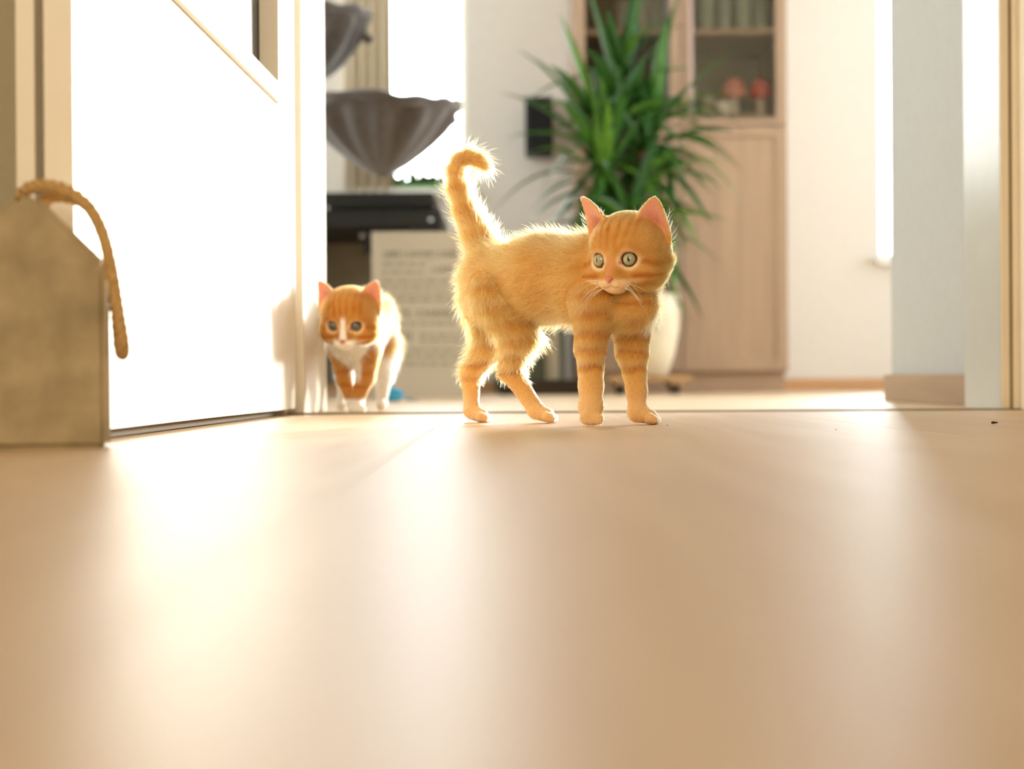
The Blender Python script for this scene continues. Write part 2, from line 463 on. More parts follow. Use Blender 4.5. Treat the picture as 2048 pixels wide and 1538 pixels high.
from_bm('concrete_block', bm, M_conc, stop, smooth=False)

def rope(name, pts, r, m, parent, turns_per_m=55):
    path = catmull(pts, 14)
    seg = np.linalg.norm(np.diff(path, axis=0), axis=1); s = np.concatenate([[0], np.cumsum(seg)])
    V, F = [], []
    T = np.gradient(path, axis=0); T /= np.linalg.norm(T, axis=1)[:, None]
    up = np.array([0.2, 1.0, 0.1]); U = np.cross(T, up); U /= np.linalg.norm(U, axis=1)[:, None]; W = np.cross(T, U)
    for k in range(3):
        a = 2 * math.pi * (s * turns_per_m + k / 3)
        p = path + (U * np.cos(a)[:, None] + W * np.sin(a)[:, None]) * r * 0.52
        tube_geo(p, r * 0.56, 7, V, F)
    return pydata(name, V, F, m, parent, None, True)
inv = (Matrix.Translation(stop.location) @ Matrix.Rotation(stop.rotation_euler.z, 4, 'Z')).inverted()
rp = [(50, 412, .957), (44, 392, .950), (58, 376, .944), (95, 371, .94), (140, 384, .938), (178, 415, .936), (206, 470, .936), (224, 545, .936),
      (236, 620, .938), (245, 680, .942), (246, 704, .95), (243, 706, .958), (238, 680, .966), (232, 610, .972), (222, 535, .972), (205, 465, .970),
      (180, 418, .967), (150, 398, .962), (110, 392, .957), (92, 402, .955), (86, 420, .955)]
rope('rope', [inv @ at(*p) for p in rp], 0.0042, M_rope, stop)

# ------------------------------------------------------------------ cabinet
M_cab = wood_mat('light_brown_cabinet_wood', (0.44, 0.30, 0.205), (0.37, 0.25, 0.17), 0.42, 'Z', 0.45, 0.03)
M_cabx = wood_mat('light_brown_shelf_wood', (0.44, 0.30, 0.205), (0.37, 0.25, 0.17), 0.42, 'X', 0.45, 0.03)
M_cabin = mat('brown_cabinet_back', (0.26, 0.205, 0.135), 0.7, scale=12)
CY = 4.52
k = CY / FPX
cx0, cx1 = (1153 - 1024) * k, (1577 - 1024) * k
cm = (1366 - 1024) * k
zi = 0.8532; zr = 0.815                                   # worktop rail between glazed and closed doors
cab = empty('display_cabinet', ((cx0 + cx1) / 2, CY + 0.18, 0))
tag(cab, 'tall light brown wooden cabinet with glazed upper doors against the back wall', 'cabinet')
ox, oy = cab.location.x, cab.location.y
a, b = cx0 - ox, cx1 - ox; m0 = cm - ox; F = CY - oy
H = 1.96
bm = bmesh.new()
bm_box(bm, a, a + 0.018, F + 0.02, 0.19, 0.06, H); bm_box(bm, b - 0.018, b, F + 0.02, 0.19, 0.06, H)
bm_box(bm, a, b, F + 0.02, 0.19, H, H + 0.02); bm_box(bm, a + 0.018, b - 0.018, F + 0.02, 0.19, 0.06, 0.078)
bm_box(bm, m0 - 0.009, m0 + 0.009, F + 0.02, 0.185, 0.078, H)
from_bm('carcass', bm, M_cab, cab)
box('back_panel', a + 0.018, b - 0.018, 0.185, 0.19, 0.078, H, M_cabin, cab)
box('plinth', a + 0.004, b - 0.004, F + 0.035, 0.18, 0, 0.06, M_cabx, cab, 0.002)
for z in (zi - 0.0182, 1.10, 1.36, 1.63):
    for xa, xb in ((a + 0.018, m0 - 0.009), (m0 + 0.009, b - 0.018)):
        box('shelf', xa, xb, F + 0.03, 0.185, z, z + 0.018, M_cabx, cab, 0.001)
def cab_door(x0, x1, z0, z1, glazed, st=0.033):
    sb = 0.018 if glazed else st
    bm = bmesh.new()
    bm_box(bm, x0, x0 + st, F, F + 0.019, z0, z1, 0.0015); bm_box(bm, x1 - st, x1, F, F + 0.019, z0, z1, 0.0015)
    bm_box(bm, x0 + st, x1 - st, F, F + 0.019, z0, z0 + sb, 0.0015); bm_box(bm, x0 + st, x1 - st, F, F + 0.019, z1 - st, z1, 0.0015)
    d = from_bm('door', bm, M_cab, cab)
    if glazed: box('glass_pane', x0 + st, x1 - st, F + 0.008, F + 0.012, z0 + sb, z1 - st, M_cglass, d)
    else: box('door_panel', x0 + st - 0.002, x1 - st + 0.002, F + 0.006, F + 0.014, z0 + st - 0.002, z1 - st + 0.002, M_cab, d)
    return d
cab_door(a, m0 - 0.0015, zr + 0.001, H + 0.015, True); cab_door(m0 + 0.0015, b, zr + 0.001, H + 0.015, True)
cab_door(a, m0 - 0.0015, 0.066, zr - 0.003, False); cab_door(m0 + 0.0015, b, 0.066, zr - 0.003, False)
M_pink = mat('pink_edge_highlight', (0.52, 0.38, 0.36), 0.25, metal=0.4)
bm = bmesh.new(); bm_box(bm, m0 + 0.022, m0 + 0.036, F - 0.008, F - 0.0002, zr + 0.03, H - 0.02, 0.003)  # pinkish highlight along the stile edge, built as a coloured strip
tagp = from_bm('stile_highlight', bm, M_pink, cab)

# things on the cabinet shelves
def toadstool(px, capc, r, h, label):
    p = at(px, 200, CY + 0.10)
    t = empty('toadstool_figurine', (p.x, p.y, zi))
    tag(t, label, 'figurine', None)
    lathe('stem', [(0.013, 0), (0.015, 0.008), (0.012, 0.03), (0.011, h)], mat('cream_stem', (0.75, 0.62, 0.48), 0.5), t, n=20)
    c = lathe('cap', [(0.004, h - 0.006), (r * 0.9, h - 0.004), (r, h + 0.004), (r * 0.97, h + 0.022), (r * 0.76, h + 0.044), (r * 0.38, h + 0.056), (0.0001, h + 0.058)],
              mat('cap_' + label[:4], capc, 0.4), t, n=28)
    return t
toadstool(1521, (0.62, 0.055, 0.045), 0.034, 0.066, 'small red toadstool figurine on the cabinet shelf behind glass')
toadstool(1468, (0.74, 0.25, 0.20), 0.038, 0.068, 'pale salmon pink toadstool figurine on the cabinet shelf behind glass')
M_china = mat('white_china', (0.85, 0.80, 0.72), 0.25)
p = at(1447, 230, CY + 0.055)
cup = empty('china_cup', (p.x, p.y, zi)); tag(cup, 'white china cup on the shelf below the pink toadstool', 'cup')
lathe('bowl', [(0.016, 0), (0.018, 0.004), (0.026, 0.02), (0.029, 0.042), (0.0275, 0.042), (0.024, 0.02), (0.0001, 0.006)], M_china, cup, n=28)
tube('handle', catmull([(0.027, 0, 0.034), (0.042, 0, 0.032), (0.042, 0, 0.014), (0.025, 0, 0.012)], 5), 0.003, M_china, cup, 8)
p = at(1418, 205, CY + 0.12)
jar = empty('lidded_jar', (p.x, p.y, zi)); tag(jar, 'cream lidded jar beside the white china cup in the cabinet', 'jar')
lathe('body', [(0.022, 0), (0.028, 0.01), (0.03, 0.035), (0.022, 0.055)], mat('cream_glaze', (0.62, 0.5, 0.36), 0.3), jar, n=24)
lathe('lid', [(0.024, 0.055), (0.024, 0.06), (0.012, 0.068), (0.004, 0.07), (0.006, 0.078), (0.0001, 0.08)], mat('pale_glaze', (0.68, 0.58, 0.45), 0.3), jar, n=24)
M_gl = mat('pale_green_glass', (0.62, 0.64, 0.54), 0.12, alpha=1.0, trans=0.45)
def tumbler(px, dy, h, label, grp, m=None):
    p = at(px, 40, CY + dy)
    g = lathe('drinking_glass', [(0.021, 0), (0.024, 0.004), (0.027, h), (0.0255, h), (0.0225, 0.008), (0.0001, 0.007)], m or M_gl, None, (p.x, p.y, 1.1182), 24)
    tag(g, label, 'glass', grp)
for q, px in enumerate((1414, 1450, 1486, 1520)):
    tumbler(px, 0.09 + 0.05 * (q % 2), 0.13, 'tall pale glass on the shelf above the two toadstools', 'glasses above the toadstools')
for q, px in enumerate((1246, 1285, 1315)):
    tumbler(px, 0.10, [0.10, 0.15, 0.12][q], 'drinking glass on the upper shelf behind the yucca leaves', 'glasses behind the yucca', mat('smoky_glass', (0.5, 0.47, 0.40), 0.15, trans=0.3))
M_terra = mat('terracotta_glaze', (0.5, 0.2, 0.07), 0.5)
for q, px in enumerate((1262, 1302)):
    p = at(px, 200, CY + 0.12)
    t = lathe('bottle', [(0.02, 0), (0.022, 0.005), (0.022, 0.05), (0.009, 0.07), (0.009, 0.1), (0.0001, 0.1)], M_terra, None, (p.x, p.y, zi), 20)
    tag(t, 'small orange brown bottle in the cabinet behind the yucca leaves', 'bottle', 'orange bottles in the cabinet')

# ------------------------------------------------------------------ loudspeaker on the back wall
M_blk = mat('black_plastic', (0.012, 0.013, 0.015), 0.45)
M_blk2 = mat('black_cloth', (0.008, 0.009, 0.01), 0.9, scale=400)
p = at(1078, 255, RYB - 0.06)
spk = empty('wall_speaker', (p.x, RYB - 0.06, p.z)); tag(spk, 'small black loudspeaker mounted on the back wall behind the yucca', 'speaker')
box('cabinet', -0.045, 0.045, -0.045, 0.045, -0.094, 0.094, M_blk, spk, 0.006, 3)
box('grille', -0.038, 0.038, -0.0505, -0.0455, -0.086, 0.086, M_blk2, spk, 0.002)
box('bracket', -0.02, 0.02, 0.045, 0.0599, -0.03, 0.03, M_blk, spk, 0.002)

# ------------------------------------------------------------------ yucca in a cream pot on a plant trolley
PY = 4.12
k = PY / FPX
pc = at(1293, 700, PY)
trol = empty('plant_trolley', (pc.x, PY, 0)); tag(trol, 'wooden plant trolley with black castors under the cream pot', 'plant trolley')
M_tw = wood_mat('trolley_wood', (0.52, 0.33, 0.17), (0.45, 0.27, 0.13), 0.5, 'X', 0.4, 0.03)
for yy in (-0.085, -0.03, 0.03, 0.085):
    box('slat', -0.115, 0.115, yy - 0.024, yy + 0.024, 0.036, 0.052, M_tw, trol, 0.002)
for sx in (-1, 1): box('cross_bar', sx * 0.075 - 0.018, sx * 0.075 + 0.018, -0.109, 0.109, 0.026, 0.0359, M_tw, trol, 0.001)
for sx in (-1, 1):
    for sy in (-1, 1):
        bm = bmesh.new()
        bmesh.ops.create_cone(bm, cap_ends=True, segments=20, radius1=0.0125, radius2=0.0125, depth=0.012,
                              matrix=Matrix.Translation((sx * 0.075, sy * 0.075, 0.0125)) @ Matrix.Rotation(math.pi / 2, 4, 'Y'))
        w = from_bm('castor', bm, M_blk, trol)
        box('castor_fork', sx * 0.075 - 0.009, sx * 0.075 + 0.009, sy * 0.075 - 0.008, sy * 0.075 + 0.008, 0.0205, 0.0259, M_blk, w)

yuc = empty('yucca_plant', (pc.x, PY, 0.0521)); tag(yuc, 'tall green yucca with long narrow leaves in a tapered cream pot', 'plant')
M_pot = mat('cream_ceramic', (0.80, 0.72, 0.55), 0.35, scale=20)
hp = 0.225
lathe('pot', [(0.055, 0), (0.06, 0.004), (0.078, 0.06), (0.092, 0.13), (0.097, 0.19), (0.094, hp), (0.086, hp), (0.088, hp - 0.03), (0.0001, hp - 0.035)], M_pot, yuc, n=40)
lathe('soil', [(0.0001, hp - 0.026), (0.05, hp - 0.022), (0.0875, hp - 0.03)], mat('potting_soil', (0.05, 0.033, 0.02), 0.95, bump=1.0, bump_scale=200), yuc, n=30)
M_bark = mat('yucca_bark', (0.25, 0.18, 0.11), 0.9, (0.16, 0.11, 0.07), scale=60, stretch=(1, 1, 0.3), bump=0.8)
def Lp(px, py, dy=0.0): return at(px, py, PY + dy) - yuc.location
heads = [Lp(1215, 300, -0.02), Lp(1290, 260, 0.02), Lp(1262, 430, -0.06), Lp(1240, 180, 0.03)]
for i, hd in enumerate(heads):
    base = Vector((-0.03 + 0.02 * i, 0.02 * (i - 1.5), hp - 0.03))
    mid = (base + hd) / 2 + Vector((0.015 * (-1) ** i, 0, 0))
    tube('stem', catmull([base, mid, hd], 6), 0.013, M_bark, yuc, 10)

def leaf_mat(name='yucca_leaf', tlf=0.35, gain=1.0):
    m = bpy.data.materials.new(name); m.use_nodes = True
    nt = m.node_tree; N = nt.nodes; L = nt.links; b = N['Principled BSDF']
    oi = N.new('ShaderNodeObjectInfo'); rp = N.new('ShaderNodeValToRGB')
    rp.color_ramp.elements[0].color = (0.035, 0.14, 0.028, 1); rp.color_ramp.elements[1].color = (0.19, 0.40, 0.03, 1)
    e = rp.color_ramp.elements.new(0.6); e.color = (0.075, 0.23, 0.03, 1)
    L.new(oi.outputs['Random'], rp.inputs['Fac'])
    tc = N.new('ShaderNodeTexCoord'); nz = N.new('ShaderNodeTexNoise'); nz.inputs['Scale'].default_value = 25
    L.new(tc.outputs['Object'], nz.inputs['Vector'])
    hs = N.new('ShaderNodeHueSaturation'); mr = N.new('ShaderNodeMapRange'); mr.inputs['To Min'].default_value = 0.8 * gain; mr.inputs['To Max'].default_value = 1.2 * gain
    L.new(nz.outputs['Fac'], mr.inputs['Value']); L.new(mr.outputs[0], hs.inputs['Value']); L.new(rp.outputs['Color'], hs.inputs['Color'])
    L.new(hs.outputs['Color'], b.inputs['Base Color']); b.inputs['Roughness'].default_value = 0.32
    tl = N.new('ShaderNodeBsdfTranslucent'); L.new(hs.outputs['Color'], tl.inputs['Color'])
    ms = N.new('ShaderNodeMixShader'); ms.inputs[0].default_value = tlf
    L.new(b.outputs[0], ms.inputs[1]); L.new(tl.outputs[0], ms.inputs[2])
    L.new(ms.outputs[0], N['Material Output'].inputs['Surface'])
    return m
M_leaf = leaf_mat()
def leaf(p0, p1, w, sag, parent, m, name='leaf', twist=0.0, n=9):
    """a long pointed blade with a shallow V section and real thickness"""
    p0, p1 = Vector(p0), Vector(p1); d = p1 - p0; L = d.length
    V, F = [], []
    side0 = d.cross(Vector((0, 0, 1)))
    if side0.length < 0.15 * L: side0 = d.cross(Vector((0.35, 1, 0)))
    side0.normalize()
    for i in range(n + 1):
        t = i / n
        c = p0 + d * t + Vector((0, 0, 1)) * (sag * 4 * t * (1 - t)) 
        ww = w * (0.55 + 0.45 * min(1, t / 0.35)) * max(0.02, (1 - t ** 2.6)) * 0.5
        R = Matrix.Rotation(twist * (t + 0.3), 3, d.normalized())
        s = R @ side0; nrm = s.cross(d).normalized()
        th = 0.0012 * (1.2 - t)
        V += [c - s * ww + nrm * ww * 0.25, c - nrm * th, c + s * ww + nrm * ww * 0.25, c + nrm * th]
    for i in range(n):
        for q in range(4):
            r = (q + 1) % 4
            F.append((i * 4 + q, i * 4 + r, (i + 1) * 4 + r, (i + 1) * 4 + q))
    F += [(3, 2, 1, 0), (n * 4, n * 4 + 1, n * 4 + 2, n * 4 + 3)]
    return pydata(name, V, F, m, parent, None, True)
prom = [  # (root px, root py), (tip px, tip py), depth of tip, width mm, sag
    ((1195, 250), (1116, 22), -.06, 36, .01), ((1230, 170), (1172, -40), -.02, 38, .0), ((1250, 150), (1272, -40), .0, 36, .0),
    ((1305, 250), (1333, 30), -.08, 38, .0), ((1300, 210), (1362, -30), .05, 30, .0), ((1190, 270), (1032, 98), -.04, 30, .03),
    ((1180, 300), (998, 186), -.10, 30, .03), ((1180, 280), (1070, 112), .02, 32, .02), ((1310, 270), (1470, 102), .06, 28, .03),
    ((1320, 250), (1490, 262), -.08, 30, .06), ((1320, 240), (1462, 195), -.02, 24, .03), ((1330, 280), (1485, 345), .0, 22, .05), 
    ((1330, 300), (1482, 400), -.10, 30, .04), ((1320, 330), (1425, 455), -.12, 32, .02), ((1320, 310), (1440, 380), -.06, 26, .04),
    ((1170, 330), (1050, 310), -.08, 28, .03), ((1170, 350), (985, 425), .06, 22, .05), ((1170, 360), (1062, 420), -.1, 32, .02),
    ((1180, 380), (1052, 450), -.14, 30, .02), ((1200, 400), (1092, 455), -.12, 28, .02), ((1300, 420), (1345, 560), -.10, 30, .0),
    ((1340, 400), (1405, 515), -.05, 22, .02), ((1330, 430), (1352, 600), -.08, 24, .01), ((1220, 420), (1190, 520), -.14, 34, .0),
    ((1260, 430), (1255, 540), -.14, 34, .0), ((1180, 230), (1095, 130), -.12, 34, .02), ((1280, 300), (1200, 180), -.16, 34, .01),
    ((1240, 240), (1290, 110), -.15, 34, .0), ((1200, 330), (1118, 200), -.15, 34, .02), ((1290, 300), (1370, 180), -.13, 30, .02)]
for (a0, a1, dz, w, sg) in prom:
    leaf(Lp(*a0), Lp(*a1, dz), w * 1.45 / 1000, sg, yuc, M_leaf)
rnd = random.Random(11)
for i in range(150):
    hd = heads[i % 4] + Vector((0, 0, rnd.uniform(-0.13, 0.05)))
    az = rnd.uniform(0, 2 * math.pi)
    el = rnd.choice([rnd.uniform(-1.1, 0.1), rnd.uniform(-0.2, 0.9), rnd.uniform(0.6, 1.35)])
    L = rnd.uniform(0.17, 0.30) * (0.85 if el < -0.3 else 1)
    dv = Vector((math.cos(az) * math.cos(el), math.sin(az) * math.cos(el) * 0.75, math.sin(el)))
    leaf(hd, hd + dv * L, rnd.uniform(0.034, 0.05), 0.035 if abs(el) < 0.9 else 0.0, yuc, M_leaf, twist=rnd.uniform(-0.5, 0.5))

for i in range(56):
    hd = heads[(2, 0, 1)[i % 3]] + Vector((rnd.uniform(-.04, .04), 0, rnd.uniform(-0.16, -0.02)))
    az = rnd.uniform(0, 2 * math.pi); el = rnd.uniform(-1.25, -0.1); L = rnd.uniform(0.18, 0.30)
    dv = Vector((math.cos(az) * math.cos(el), math.sin(az) * math.cos(el) * 0.75, math.sin(el)))
    leaf(hd, hd + dv * L, rnd.uniform(0.03, 0.045), 0.04, yuc, M_leaf, twist=rnd.uniform(-0.5, 0.5))

# ------------------------------------------------------------------ scratching post and bin behind the kitten
p = at(1104, 720, 4.25)
post = empty('scratching_post', (p.x, 4.25, 0)); tag(post, 'short beige sisal scratching post on a dark brown base', 'scratching post')
box('base', -0.15, 0.10, -0.09, 0.12, 0, 0.042, mat('dark_brown_plush', (0.05, 0.033, 0.02), 0.95, bump=0.6, bump_scale=300), post, 0.006, 3)
V, F = [], []
hx = [(0.016 * math.cos(t * 0.9), 0.016 * math.sin(t * 0.9), 0.042 + 0.18 * t / 200) for t in range(201)]
tube_geo(hx, 0.005, 6, V, F); tube_geo([(0, 0, 0.042), (0, 0, 0.225)], 0.017, 14, V, F)
pydata('post', V, F, mat('beige_sisal', (0.50, 0.42, 0.30), 0.9, bump=0.4), post, None, True)
p = at(1105, 700, 4.62)
bin_ = empty('storage_bin', (p.x - 0.02, 4.62, 0)); tag(bin_, 'dark grey green fabric storage bin at the back wall behind the scratching post', 'storage bin')
bm = bmesh.new(); bm_box(bm, -0.16, 0.055, -0.12, 0.12, 0, 0.30, 0.012, 3)
from_bm('body', bm, mat('grey_green_fabric', (0.11, 0.115, 0.075), 0.95, scale=200, bump=0.3), bin_)
box('rim', -0.165, 0.06, -0.125, 0.125, 0.29, 0.315, mat('dark_trim_fabric', (0.07, 0.07, 0.05), 0.95), bin_, 0.005)

# ------------------------------------------------------------------ low black table and printed board
TY = 3.80
tbl = empty('side_table', (-0.62, TY + 0.22, 0)); tag(tbl, 'low black wooden table with layered top under the grey hammock', 'table')
M_tb = mat('black_painted_wood', (0.009, 0.0095, 0.0085), 0.5, scale=20)
x1 = at(868, 400, TY).x + 0.62; x2 = at(882, 440, TY).x + 0.62
z = lambda py: at(760, py, TY).z
box('tabletop', -0.45, x1, -0.22, 0.22, z(416), z(384), M_tb, tbl, 0.006)
box('apron', -0.44, x2, -0.23, 0.2, z(456), z(420), M_tb, tbl, 0.004)
box('spacer', -0.42, x1 - 0.01, -0.2, 0.18, z(420), z(416), M_tb, tbl)
for xa, xb in ((at(816, 460, TY).x + 0.62, x2), (-0.44, -0.36)):
    for ya, yb in ((-0.23, -0.16), (0.13, 0.2)):
        box('leg', xa, xb, ya, yb, 0, z(456), M_tb, tbl, 0.003)
box('bracket', at(722, 480, TY).x + 0.62, at(762, 480, TY).x + 0.62, -0.15, -0.08, z(501), z(472), M_tb, tbl, 0.004)
box('bracket_arm', at(728, 480, TY).x + 0.62, at(748, 480, TY).x + 0.62, -0.13, -0.10, z(472), z(456), M_tb, tbl, 0.002)
box('back_panel', -0.43, x1 - 0.05, 0.19, 0.198, 0.03, z(456), mat('wall_shade_brown', (0.24, 0.195, 0.125), 0.7, (0.15, 0.12, 0.075), scale=7), tbl)  # added sheet; its brown stands in for the shaded wall behind
M_steel = mat('bright_steel', (0.65, 0.68, 0.72), 0.25, metal=1.0)
def knob(name, px, py, r, y=-0.232):
    p = at(px, py, TY)
    bm = bmesh.new(); bmesh.ops.create_uvsphere(bm, u_segments=14, v_segments=10, radius=r, matrix=Matrix.Translation((p.x + 0.62, y, p.z)))
    from_bm(name, bm, M_steel, tbl, smooth=True)
knob('screw_head', 862, 441, 0.006); knob('screw_head', 657, 417, 0.005); knob('hook', 719, 464, 0.010, -0.14)

brd = empty('printed_board', (at(849, 790, 3.52).x, 3.52, 0)); tag(brd, 'pale printed canvas board with lines of grey text leaning on the black table', 'sign')
M_canv = mat('cream_canvas', (0.56, 0.50, 0.405), 0.85, scale=120, bump=0.2, bump_scale=900)
bw, bh = 0.125, 0.405
brd.rotation_euler = (math.radians(-7.5), 0, math.radians(3))
bm = bmesh.new(); bm_box(bm, -bw, bw, 0, 0.018, 0.0, bh, 0.002)
from_bm('canvas', bm, M_canv, brd)
M_ink = mat('grey_print', (0.15, 0.14, 0.10), 0.9)
M_ink2 = mat('pale_grey_print', (0.36, 0.33, 0.25), 0.9)
def text(s, x, zc, size, m, sx=1.0):
    cu = bpy.data.curves.new('lettering', 'FONT'); cu.body = s; cu.size = size; cu.extrude = 0.0003; cu.space_character = 1.05
    cu.resolution_u = 3
    tmp = bpy.data.objects.new('lettering_curve', cu)
    me = bpy.data.meshes.new_from_object(tmp); bpy.data.objects.remove(tmp); me.name = 'lettering'
    me.materials.clear(); o = link('lettering', me, m)
    o.parent = brd; o.location = (x, -0.0004, zc - size * 0.35); o.rotation_euler = (math.pi / 2, 0, 0); o.scale = (sx, 1, 1)
text('LEBE | LACHE | LIEBE', -0.098, 0.350, 0.022, M_ink, 0.86)
text('| LERNE', 0.020, 0.312, 0.022, M_ink, 0.86)
text('GUTE  CHANCEN', -0.098, 0.205, 0.026, M_ink, 0.95)
text('SEI', -0.06, 0.15, 0.028, M_ink, 0.9)
def lines(z0, x0, x1, hgt, seed):
    """a row of small print too fine to read: word-length strokes"""
    rr = random.Random(seed); bm = bmesh.new(); x = x0
    while x < x1 - 0.006:
        w = rr.uniform(0.010, 0.03); e = min(x + w, x1)
        bm_box(bm, x, e, -0.0006, -0.0001, z0 - hgt / 2, z0 + hgt / 2)
        x = e + 0.006
    from_bm('small_print', bm, M_ink2, brd)
for i, (zz, xa, xb) in enumerate(((.325, -.1, .005), (.305, -.1, .008), (.284, -.1, .1), (.268, -.1, .1), (.25, -.1, .1), (.236, -.1, .1), (.18, -.1, .1), (.153, -.01, .1), (.139, -.01, .1),
                                   (.115, -.1, .1), (.10, -.1, .1), (.082, -.1, .1))):
    lines(zz, xa, xb, 0.0075, i)

# ------------------------------------------------------------------ cat tree with two grey hammocks
M_plush = mat('grey_plush', (0.095, 0.08, 0.075), 0.95, (0.07, 0.058, 0.055), scale=60, bump=0.5, bump_scale=700, sheen=0.6)
M_sisal = mat('sisal_post', (0.45, 0.38, 0.27), 0.9, stretch=(1, 1, 6), scale=80, bump=0.6)
HY = 3.45
ct = empty('cat_tree', (-0.60, HY + 0.10, 0)); tag(ct, 'cat tree with two hanging grey plush hammocks beside the doorway', 'cat tree')
box('base', -0.22, 0.12, -0.2, 0.2, 0, 0.035, M_plush, ct, 0.008, 3)
lathe('post', [(0.04, 0.035), (0.04, 1.5)], M_sisal, ct, n=20)
def hammock(px, pyt, pyb, rx, ry, n_fold, seed, Yc, pw=0.8):
    c = at(px, pyt, Yc) - ct.location; b = at(px, pyb, Yc) - ct.location
    dep = c.z - b.z; V, F = [], []; nA, nT = 96, 14; rr = random.Random(seed); ph = rr.uniform(0, 6)
    for j in range(nT + 1):
        t = j / nT
        for i in range(nA):
            a = 2 * math.pi * i / nA
            fold = math.sin(a * n_fold + ph + 1.5 * t) * 0.5 + math.sin(a * (n_fold * 0.6) + 2 * ph) * 0.5
            R = max(1 - t ** 1.6, 0.0) ** pw * (1 + 0.15 * fold * min(1, t * 3.5) * (1 - t) ** 0.5)
            zz = -dep * t + 0.004 * fold * (1 - t)
            rimz = 0.005 * math.sin(3 * a + ph) * (1 - t)
            V.append((c.x + rx * R * math.cos(a), c.y + ry * R * math.sin(a), c.z + zz + rimz))
    for j in range(nT):
        for i in range(nA):
            q = (i + 1) % nA
            F.append((j * nA + i, j * nA + q, (j + 1) * nA + q, (j + 1) * nA + i))
    o = pydata('hammock', V, F, M_plush, ct, None, True)
    sm = o.modifiers.new('thickness', 'SOLIDIFY'); sm.thickness = 0.006; sm.offset = 1
    ring = []
    for i in range(65):
        a = 2 * math.pi * i / 64
        fold = math.sin(a * n_fold + ph) * 0.5 + math.sin(a * (n_fold * 0.6) + 2 * ph) * 0.5
        ring.append((c.x + rx * 1.0 * math.cos(a), c.y + ry * math.sin(a), c.z - 0.006 + 0.006 * math.sin(3 * a + ph) + 0.004 * fold))
    tube('rim', ring, [0.011 + 0.003 * math.sin(i * 1.1) for i in range(65)], M_plush, o, 10)
    return c
c1 = hammock(765, 212, 356, 0.172, 0.16, 13, 3, HY)
c2 = hammock(600, 30, 172, 0.155, 0.15, 11, 8, HY, 0.55)
for c, r in ((c1, 0.16), (c2, 0.14)):
    tube('arm', [(0, 0, c.z - 0.012), (c.x - r if c.x > r else c.x, c.y + (0 if c.x > r else 0.13), c.z - 0.012)], 0.011, M_sisal, ct, 10)
bm = bmesh.new(); p = at(736, 78, HY) - ct.location
bmesh.ops.create_uvsphere(bm, u_segments=16, v_segments=12, radius=0.012, matrix=Matrix.Translation(p))
from_bm('toggle', bm, M_plush, ct, smooth=True)
p2 = at(718, 60, HY) - ct.location
tube('toggle_loop', [p2, (p + p2) / 2 + Vector((0, 0, 0.004)), p], 0.005, M_plush, ct, 8)
bm = bmesh.new(); p = at(904, 240, HY) - ct.location
bmesh.ops.create_uvsphere(bm, u_segments=16, v_segments=12, radius=0.014, matrix=Matrix.Translation(p))
from_bm('hook_cover', bm, mat('pale_grey_plush', (0.42, 0.40, 0.40), 0.9), ct, smooth=True)

# ------------------------------------------------------------------ curtain and herb on the sill
M_curt = mat('beige_curtain', (0.62, 0.53, 0.40), 0.9, (0.66, 0.58, 0.42), scale=6, stretch=(6, 1, 0.2))
V, F = [], []; n = 60
xa, xb = at(690, 300, RYB - 0.05).x, at(784, 300, RYB - 0.05).x
for j, zz in enumerate((0.60, 1.2, 1.8, 2.4)):
    for i in range(n + 1):
        t = i / n
        V.append((xa + (xb - xa) * t, RYB - 0.035 + 0.012 * math.sin(t * 2 * math.pi * 4.5 + 0.2 * j), zz))
for j in range(3):
    for i in range(n): F.append((j * (n + 1) + i, j * (n + 1) + i + 1, (j + 1) * (n + 1) + i + 1, (j + 1) * (n + 1) + i))
cur = pydata('curtain', V, F, M_curt, None, None, True)
sm = cur.modifiers.new('thickness', 'SOLIDIFY'); sm.thickness = 0.002
tag(cur, 'narrow beige curtain hanging beside the bright window', 'curtain')
p = at(835, 372, RYB + 0.02)
herb = empty('potted_herb', (p.x, RYB + 0.02, W1[2] + 0.0012)); tag(herb, 'small leafy green plant on the bright window sill', 'plant')
box('planter', -0.15, 0.10, -0.035, 0.035, 0, 0.014, mat('green_planter', (0.20, 0.4, 0.15), 0.6), herb, 0.003)
M_hl = leaf_mat('herb_leaf', 0.22, 0.8)
rnd = random.Random(5)
for i in range(90):
    az = rnd.uniform(0, 6.28); el = rnd.uniform(-0.1, 1.2); L = rnd.uniform(0.05, 0.10)
    d = Vector((math.cos(az) * math.cos(el) * 1.2, math.sin(az) * math.cos(el) * 0.4, math.sin(el) * 0.8))
    bx = Vector((rnd.uniform(-0.14, 0.09), rnd.uniform(-0.02, 0.02), 0.013)); leaf(bx, bx + d * L * 0.95, 0.034, 0.006, herb, M_hl, n=5)

# ------------------------------------------------------------------ blue toy and crumbs
p = at(784, 806, 2.80)
toy = empty('crinkle_toy', (p.x, 2.80, 0)); tag(toy, 'crumpled bright blue fabric toy lying on the floor near the printed board', 'cat toy')
bm = bmesh.new(); bmesh.ops.create_icosphere(bm, subdivisions=4, radius=1.0)
rr = random.Random(2)
dirs = [Vector((rr.gauss(0, 1), rr.gauss(0, 1), rr.gauss(0, 1))).normalized() for _ in range(16)]
for v in bm.verts:
    n = v.co.normalized(); s = 1.0
    for d in dirs: s -= 0.11 * max(0, 1 - abs(n.dot(d)) * 4)
    c = Vector((n.x * 0.026, n.y * 0.02, n.z * 0.0165)) * s
    c.z = max(c.z + 0.0155, 0.0004)
    v.co = c + Vector((-0.008 * max(0, c.z - 0.015) / 0.015, 0, 0))
from_bm('body', bm, mat('bright_blue_fabric', (0.035, 0.36, 0.66), 0.6, (0.06, 0.45, 0.75), scale=60, bump=0.4), toy, smooth=True)
V, F = [], []
